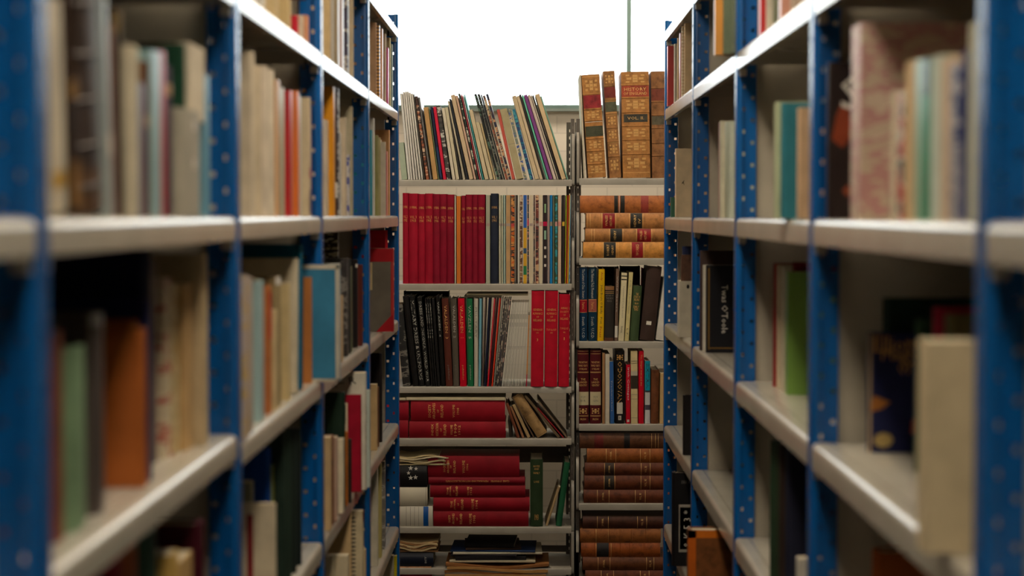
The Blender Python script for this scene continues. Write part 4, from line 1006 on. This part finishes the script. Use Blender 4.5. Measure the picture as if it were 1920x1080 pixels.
# stars on the black box
bxo = [o for o in C.objects if o.name.startswith('document_box') and o['label'].startswith('black box with a ring of stars')][0]
bm = bmesh.new(); bz = zx(778, 886).z
for k, (px, py, s_) in enumerate(((770, 878, 5), (766, 887, 4), (770, 896, 5), (779, 895, 5), (780, 879, 4))):
    p = zx(px, py, YE); c = bm.verts.new((p.x, YE+.0008, p.z)); ring = []
    for i in range(10):
        an = math.pi/2+i*math.pi/5; rr = s_*PX*(1 if i % 2 == 0 else .42); ring.append(bm.verts.new((p.x+rr*math.cos(an), YE+.0008, p.z+rr*math.sin(an))))
    for i in range(10): bm.faces.new((c, ring[i], ring[(i+1) % 10]))
st = obj('star_emblem', bm, WHITEI, None, False); st.parent = bxo; st.matrix_parent_inverse = bxo.matrix_world.inverted()
# --- sixth shelf
lying('L', 6, [
 (700, 810, 50, (196, 186, 160), 'paper', 'pale box at the bottom of the left pile', (), dict(name='document_box', cat='box')),
 (700, 809, 45, (160, 24, 44), 'cloth', 'crimson volume lying under the tan book', (), dict(name='bound_volume')),
 (700, 808, 15, (160, 110, 66), 'leather', 'tan leather book lying', ()),
 (700, 812, 26, (24, 30, 46), 'gloss', 'navy-black book lying with pale letters', [('text', 'BIT', .87, .5, .006, SIL)]),
])
za = ELZ[6]+137*PX
sheets('worn tan paper folders lying atop the navy book, sixth shelf', 'paper_bundle', 'papers', X(735), X(829), YE, .2, za+.0015, .040, 6, (150, 112, 74), .02, (196, 172, 130), seed=5)
zp = ELZ[6]+.0005
pile = [(850, 1010, 55, (120, 112, 98), 'large grey ring binder at the base of the central pile', 'binder', 'folder'),
        (845, 1012, 36, (70, 62, 54), 'dark brown box in the lower central pile', 'document_box', 'box')]
for (a, b, tp, col, lb, nm, ct) in pile:
    W = tp*PX
    make_book(Matrix.Translation((X(b), YE+.002, zp+W/2)) @ Matrix.Rotation(-math.pi/2, 4, 'Y'), W, .22, X(b)-X(a), col, 'cloth', lb+', sixth shelf', ct, None, (), nm)
    zp += W+.0008
sheets('folded tan envelope bulging in the central pile, sixth shelf', 'envelope', 'envelope', X(832), X(1030), YE-.008, .22, zp, .040, 4, (186, 140, 84), .012, (150, 100, 56), seed=8, sag=0)
zp += .046
rn = random.Random(4)
for i, (a, b, th_, col, lb) in enumerate(((842, 1004, .007, (196, 186, 160), 'white-edged magazine lying lowest in the loose pile'), (852, 985, .012, (30, 28, 30), 'black folder lying in the loose pile'), (846, 970, .006, (44, 40, 44), 'charcoal folder lying in the loose pile'),
        (848, 1016, .007, (206, 198, 176), 'wide white booklet lying in the loose pile'), (845, 1005, .006, (40, 60, 100), 'blue-edged booklet lying in the loose pile'), (870, 975, .007, (60, 44, 36), 'brown sheet folder lying near the pile top'), (872, 966, .010, (26, 24, 24), 'black folder lying on top of the loose pile'))):
    yw = (0, 1.5, -2, 1, -1.5, 3, -3)[i]; cx_ = (X(a)+X(b))/2
    make_book(Matrix.Translation((cx_, YE+.115, 0)) @ Matrix.Rotation(R(yw), 4, 'Z') @ Matrix.Translation((-cx_, -YE-.115, 0)) @ Matrix.Translation((X(b), YE+.012+i*.002, zp+th_/2)) @ Matrix.Rotation(-math.pi/2, 4, 'Y'), th_, .2, X(b)-X(a), col, 'paper', lb+', sixth shelf', 'folder' if 'folder' in lb else 'booklet', 'loose folders piled on the sixth shelf', (), 'folder' if 'folder' in lb else 'booklet')
    zp += th_+.0007

# --- right unit, top shelf: calf bindings
calf = (176, 122, 66); calf2 = (160, 112, 66); orng = mat('gilt', (214, 166, 100))
def panels(fs): return [('bands', fs), ('orn', [(a, b) for a, b in zip((0,)+tuple(fs), tuple(fs)+(1,))], orng)]
end_row('R', 1, [
 (1094, 1101, 141, -8, (214, 204, 182), 'paper', 'worn white board standing left of the calf volumes', (), dict(name='booklet', rec=.02)),
 (1103, 1137, 141, -13, calf, 'leather', 'thick calf volume tied with white string', [('bands', (.19, .335, .445, .62, .74, .865)), ('orn', [(.03, .18), (.34, .44), (.63, .73), (.75, .86), (.87, .97)], orng), ('label', .20, .325, (150, 46, 50)), ('label', .50, .60, (70, 72, 54)), ('lines', (.46,), WHITEI), ('lines', (.02, .185, .34, .44, .625, .735, .87, .95), GOLD2)], dict(D=.2)),
 (1143, 1165, 134, -13, calf2, 'leather', 'narrow calf volume with red and green labels', [('bands', (.14, .27, .40, .53, .66, .80)), ('orn', [(.02, .13), (.41, .52), (.54, .65), (.67, .79), (.81, .95)], orng), ('label', .15, .25, (120, 50, 44)), ('label', .29, .38, (86, 88, 68)), ('lines', (.135, .28, .39, .41, .535, .67, .805), GOLD2)], dict(D=.2)),
 (1168, 1220, 135, -4, calf, 'leather', 'widest calf volume with ornate gilt panels', [('bands', (.125, .245, .38, .51, .64, .775)), ('orn', [(.01, .12), (.25, .37), (.52, .63), (.65, .76), (.79, .93)], orng), ('label', .13, .235, (166, 72, 50)), ('text', 'HISTORY', .165, .8, .011, GOLD2), ('text', 'OF ENGLAND', .205, .85, .010, GOLD2), ('label', .40, .475, (64, 62, 54), .86), ('text', 'VOL. II.', .437, .6, .010, GOLD2), ('lines', (.12, .25, .375, .515, .635, .78, .95), GOLD2)], dict(D=.2)),
 (1223, 1262, 134, -3, (140, 96, 58), 'leather', 'dark calf volume partly behind the blue rack', [('bands', (.155, .285, .41, .53, .67, .79)), ('label', .165, .275, (120, 60, 44)), ('label', .42, .50, (90, 84, 66)), ('lines', (.15, .29, .405, .535, .665, .795), GOLD2)], dict(D=.2)),
])
def lab(a, b, c): return ('label', a, b, c)
def lr(*f): return ('lines', f, GOLD2)
BLKL = (40, 38, 34); REDL = (150, 24, 32)
lying('R', 2, [
 (1093, 1265, 30, (206, 142, 66), 'leather', 'light calf volume lying, bottom of the second-shelf pile', [lab(.225, .355, BLKL), lab(.53, .65, REDL), lr(.22, .36, .38, .52, .66), ('text', 'ROBERT', .27, .7, .008, GOLD2), ('text', 'HENRY', .32, .6, .007, GOLD2), ('text', 'WORKS', .59, .7, .010, GOLD2)]),
 (1097, 1265, 25, (176, 120, 66), 'leather', 'calf volume lying, second from the bottom', [lab(.28, .41, BLKL), lab(.58, .73, REDL), lr(.07, .10, .27, .42, .57, .74), ('text', 'HENRY', .33, .7, .008, GOLD2), ('text', 'WALES', .62, .7, .008, GOLD2), ('text', 'HISTORY', .67, .7, .008, GOLD2)]),
 (1098, 1265, 29, (186, 126, 70), 'leather', 'calf volume lying, third from the bottom', [lab(.19, .325, REDL), lab(.50, .63, BLKL), lr(.02, .05, .18, .335, .49, .64), ('text', 'WALES', .23, .7, .008, GOLD2), ('text', 'HISTORY', .28, .7, .008, GOLD2), ('text', 'HENRY', .55, .8, .008, GOLD2), ('text', 'IV', .60, .3, .008, GOLD2)]),
 (1087, 1265, 33, (176, 104, 52), 'leather', 'rough brown calf volume lying on top, tied with string', [lab(.36, .40, BLKL), lab(.425, .47, BLKL), lab(.64, .72, (150, 60, 50)), ('lines', (.414,), WHITEI)]),
])
end_row('R', 3, [
 (1086.5, 1101, 502, 0, (14, 50, 80), 'gloss', 'deep blue volume with dark red label', [lab(.435, .61, (160, 20, 40)), lr(.44, .61), ('vtext', 'The Letters of Chas. Stewart', .02, .42, .35, SIL), ('vtext', 'Parnell', .47, .58, .35, GOLD), ('vtext', 'South  U.C.D.', .67, .97, .35, SIL)], dict(full='deep blue volume with dark red label on third shelf, right end unit')),
 (1103, 1119, 502, 0, (14, 50, 72), 'gloss', 'deep blue volume with faded pink label', [lab(.43, .60, (166, 90, 76)), lr(.435, .60), ('vtext', 'The National Folk Movement', .02, .42, .35, SIL), ('vtext', 'Parnell', .47, .58, .35, GOLD), ('vtext', 'South  U.C.D.', .67, .97, .35, SIL)]),
 (1120, 1132, 505, 2, (226, 180, 20), 'gloss', 'bright yellow book', [('vtext', 'Andy', .04, .16, .4, REDI), ('vtext', 'John Boyle O Reilly   Poet', .22, .76, .42, BLACKI), ('vtext', 'Press', .8, .95, .35, REDI)]),
 (1133, 1151, 537, 1, (50, 46, 42), 'cloth', 'short black book with tan head', [lab(0, .07, (150, 106, 68)), lab(.94, 1, (96, 62, 46)), lr(.10, .13), ('text', 'HISTORY OF', .17, .8, .007, GREYI), ('text', 'THE IRISH', .22, .75, .007, GREYI), ('text', 'PEOPLE', .27, .5, .006, GREYI)]),
 (1152, 1158, 504, 3, (120, 96, 82), 'cloth', 'narrow grey-brown book with white spine label', [lab(.79, .95, WHITE), ('vtext', 'Wild Geese', .1, .6, .4, SIL)]),
 (1159, 1170, 512, 6, (222, 210, 170), 'paper', 'cream book with black lines at its head', [lab(.04, .055, BLKL), lab(.09, .105, BLKL), ('vtext', 'Pausanias and early writers', .2, .66, .25, GREYI), ('vtext', 'Virtue', .78, .88, .35, BLACKI)]),
 (1171, 1179, 511, 8, (214, 200, 140), 'paper', 'pale yellow book', [('vtext', 'Folk and farm tales', .12, .6, .25, GREYI), ('vtext', 'L. F.', .82, .92, .4, BLACKI)]),
 (1180, 1197, 537, 7, (66, 84, 54), 'cloth', 'green book with gilt lettering', [('text', 'THE', .15, .3, .008, GOLD), ('text', 'STORY OF', .20, .7, .008, GOLD), ('text', 'IRELAND', .25, .6, .008, GOLD), ('text', 'FROM', .32, .4, .006, GOLD), ('text', 'EARLY', .38, .6, .008, GOLD), ('text', 'TIMES', .43, .5, .008, GOLD)]),
 (1199, 1227, 501, 14, (62, 46, 40), 'cloth', 'large dark brown book with a small white sticker', [('label', .74, .79, WHITE, .34)]),
 (1229, 1252, 524, 15, (216, 210, 198), 'paper', 'white book at the right end', ()),
])
end_row('R', 3, [  # the two brown boxes are added fillers that darken the shelf back
 (1121, 1160, 500, 0, (50, 36, 30), 'cloth', 'wide dark brown filler added behind the yellow book', (), dict(name='document_box', cat='box', rec=.21, D=.085)),
 (1163, 1200, 499, 0, (44, 32, 28), 'cloth', 'dark brown filler added behind the cream book', (), dict(name='document_box', cat='box', rec=.21, D=.085)),
 (1202, 1218, 503, 2, (140, 34, 30), 'cloth', 'dull red book behind the green book', (), dict(rec=.21, D=.085)),
])
end_row('L', 3, [(757, 842, 546, 0, (26, 24, 24), 'cloth', 'black filler added behind the leaning black books', (), dict(name='document_box', cat='box', rec=.215, D=.08))])  # added filler, makes the space behind the row dark
mar = (84, 20, 26)
def setv(n): return [lr(.02, .055, .30, .31), ('text', 'THE HISTORIC', .17, .8, .007, GOLD2), ('text', 'FAMILY SEATS', .215, .8, .007, GOLD2), ('text', 'OF IRELAND', .26, .7, .006, GOLD2), ('text', 'THE', .40, .4, .007, GOLD2), ('text', 'LANDED', .44, .7, .007, GOLD2), ('text', 'GENTRY', .48, .7, .007, GOLD2), lab(.57, .75, (206, 194, 156)), ('text', '929', .64, .4, .008, GREYI), ('text', n, .69, .45, .008, GREYI), ('orn', [(.78, .88)], GOLD2), lr(.89, .90), ('text', 'IRISH', .94, .5, .007, GOLD2)]
end_row('R', 4, [
 (1082.5, 1104, 656, 0, mar, 'cloth', 'maroon set volume with white label, left of the pair', setv('BUR'), dict(name='bound_volume')),
 (1106, 1127, 656, 0, mar, 'cloth', 'maroon set volume with white label, right of the pair', setv('GEN'), dict(name='bound_volume')),
 (1129, 1134, 662, 0, (176, 130, 90), 'paper', 'tan edged folder beside the maroon pair', (), dict(name='folder', cat='folder')),
 (1134.5, 1143, 664, 0, (206, 196, 176), 'paper', 'bundle of off-white papers standing upright', (), dict(name='paper_bundle', cat='papers')),
 (1144, 1152, 678, -2, (50, 96, 156), 'soft', 'blue paperback', [('vtext', 'Trackworkers', .3, .8, .3, SIL)]),
 (1153, 1171, 658, 0, (24, 22, 24), 'gloss', 'thick black book with white library label', [('orn', [(.04, .14)], GOLD), ('vtext', 'O\'DONOVAN', .15, .71, .46, GOLD), ('label', .71, .865, (206, 200, 186), .62), ('label', .89, .95, (206, 200, 186), .32), ('text', 'B', .92, .14, .008, BLACKI)]),
 (1173.5, 1182, 684, 0, (200, 16, 46), 'gloss', 'short red book with white title', [('vtext', 'Irish Cottages', .05, .60, .55, WHITEI), ('vtext', 'wild', .63, .72, .4, REDI), ('label', .93, .97, WHITE, .5)]),
 (1183, 1196, 658, -1, (214, 194, 146), 'paper', 'cream book with dark picture on its spine', [('label', .34, .52, (60, 50, 40)), ('label', .28, .34, (190, 180, 160)), ('lines', (.14, .17, .6, .66, .92), GREYI)]),
 (1197, 1207, 658, 0, (206, 14, 40), 'gloss', 'tall bright red book', [('vtext', 'The Ginger man and me', .05, .48, .4, GOLD2)]),
 (1209, 1219, 677, 0, (206, 206, 206), 'gloss', 'book half teal, half grey-white', [lab(0, .47, (14, 150, 176)), lab(.47, .5, (60, 60, 66)), ('vtext', 'EXTRA', .04, .44, .6, BLACKI), lab(.70, .78, (80, 74, 90))]),
 (1220, 1235, 694, 1, (110, 64, 36), 'leather', 'brown worn leather book', ()),
 (1236.5, 1250, 700, 1, (206, 172, 116), 'paper', 'tan paperback at the right end', ()),
])
dkc = (140, 76, 36); dkr = (106, 54, 30)
def old(a, b, c, d, e=None):
    r = [lr(a, b, c, d), ('text', 'JOURNAL', (a+b)/2, .6, .008, GOLD2), ('text', 'VOL. XI', (c+d)/2, .5, .007, GOLD2)]
    return [e] + r if e else r
lying('R', 5, [
 (1095, 1265, 25, dkr, 'leather', 'dark calf volume lying, bottom of the fifth-shelf pile', old(.15, .28, .57, .68)),
 (1096, 1265, 27, dkr, 'leather', 'red-brown calf volume lying, second from bottom', old(.22, .34, .63, .73, lab(.225, .33, (50, 44, 36)))),
 (1097, 1265, 24, (104, 54, 32), 'leather', 'red-brown calf volume lying, middle of pile', old(.22, .33, .63, .73, lab(.225, .33, (56, 40, 30)))),
 (1101, 1265, 27, (150, 84, 34), 'leather', 'orange-brown calf volume lying, second from top', old(.22, .33, .61, .72)),
 (1087, 1265, 29, (98, 60, 36), 'leather', 'flat-spined brown volume lying on top', [lab(.155, .25, (110, 40, 36)), lab(.47, .53, (34, 30, 30)), lr(.76, .80, .83)]),
])
lying('R', 6, [
 (1098, 1265, 26, (110, 56, 30), 'leather', 'brown calf volume lying, lowest of the sixth-shelf pile', old(.18, .32, .62, .72)),
 (1093, 1265, 25, (106, 60, 32), 'leather', 'brown calf volume with red-dotted label lying', old(.17, .30, .70, .78)),
 (1090, 1239, 27, (156, 80, 30), 'leather', 'orange calf volume with torn black label lying', [lab(.2, .36, (40, 36, 36)), ('bands', (.18, .36, .5, .62, .8)), lr(.19, .38)]),
 (1088, 1240, 27, (150, 90, 42), 'leather', 'light brown calf volume with scuffed spine lying', [('bands', (.19, .36, .5, .64, .82)), lr(.2, .35)]),
 (1093, 1265, 24, (76, 42, 28), 'leather', 'darkest brown calf volume lying on top', old(.16, .28, .6, .7)),
])

# ------------------------------------------------------------------ checks printed for the builder
from collections import Counter
for o in C.objects:
    if o.parent is None and 'label' in o:
        n = len(o['label'].split())
        if n < 4 or n > 16: print('LABEL LENGTH', n, o['label'])
for l, n in Counter(LABELS).items():
    if n > 1: print('DUPLICATE', n, l)
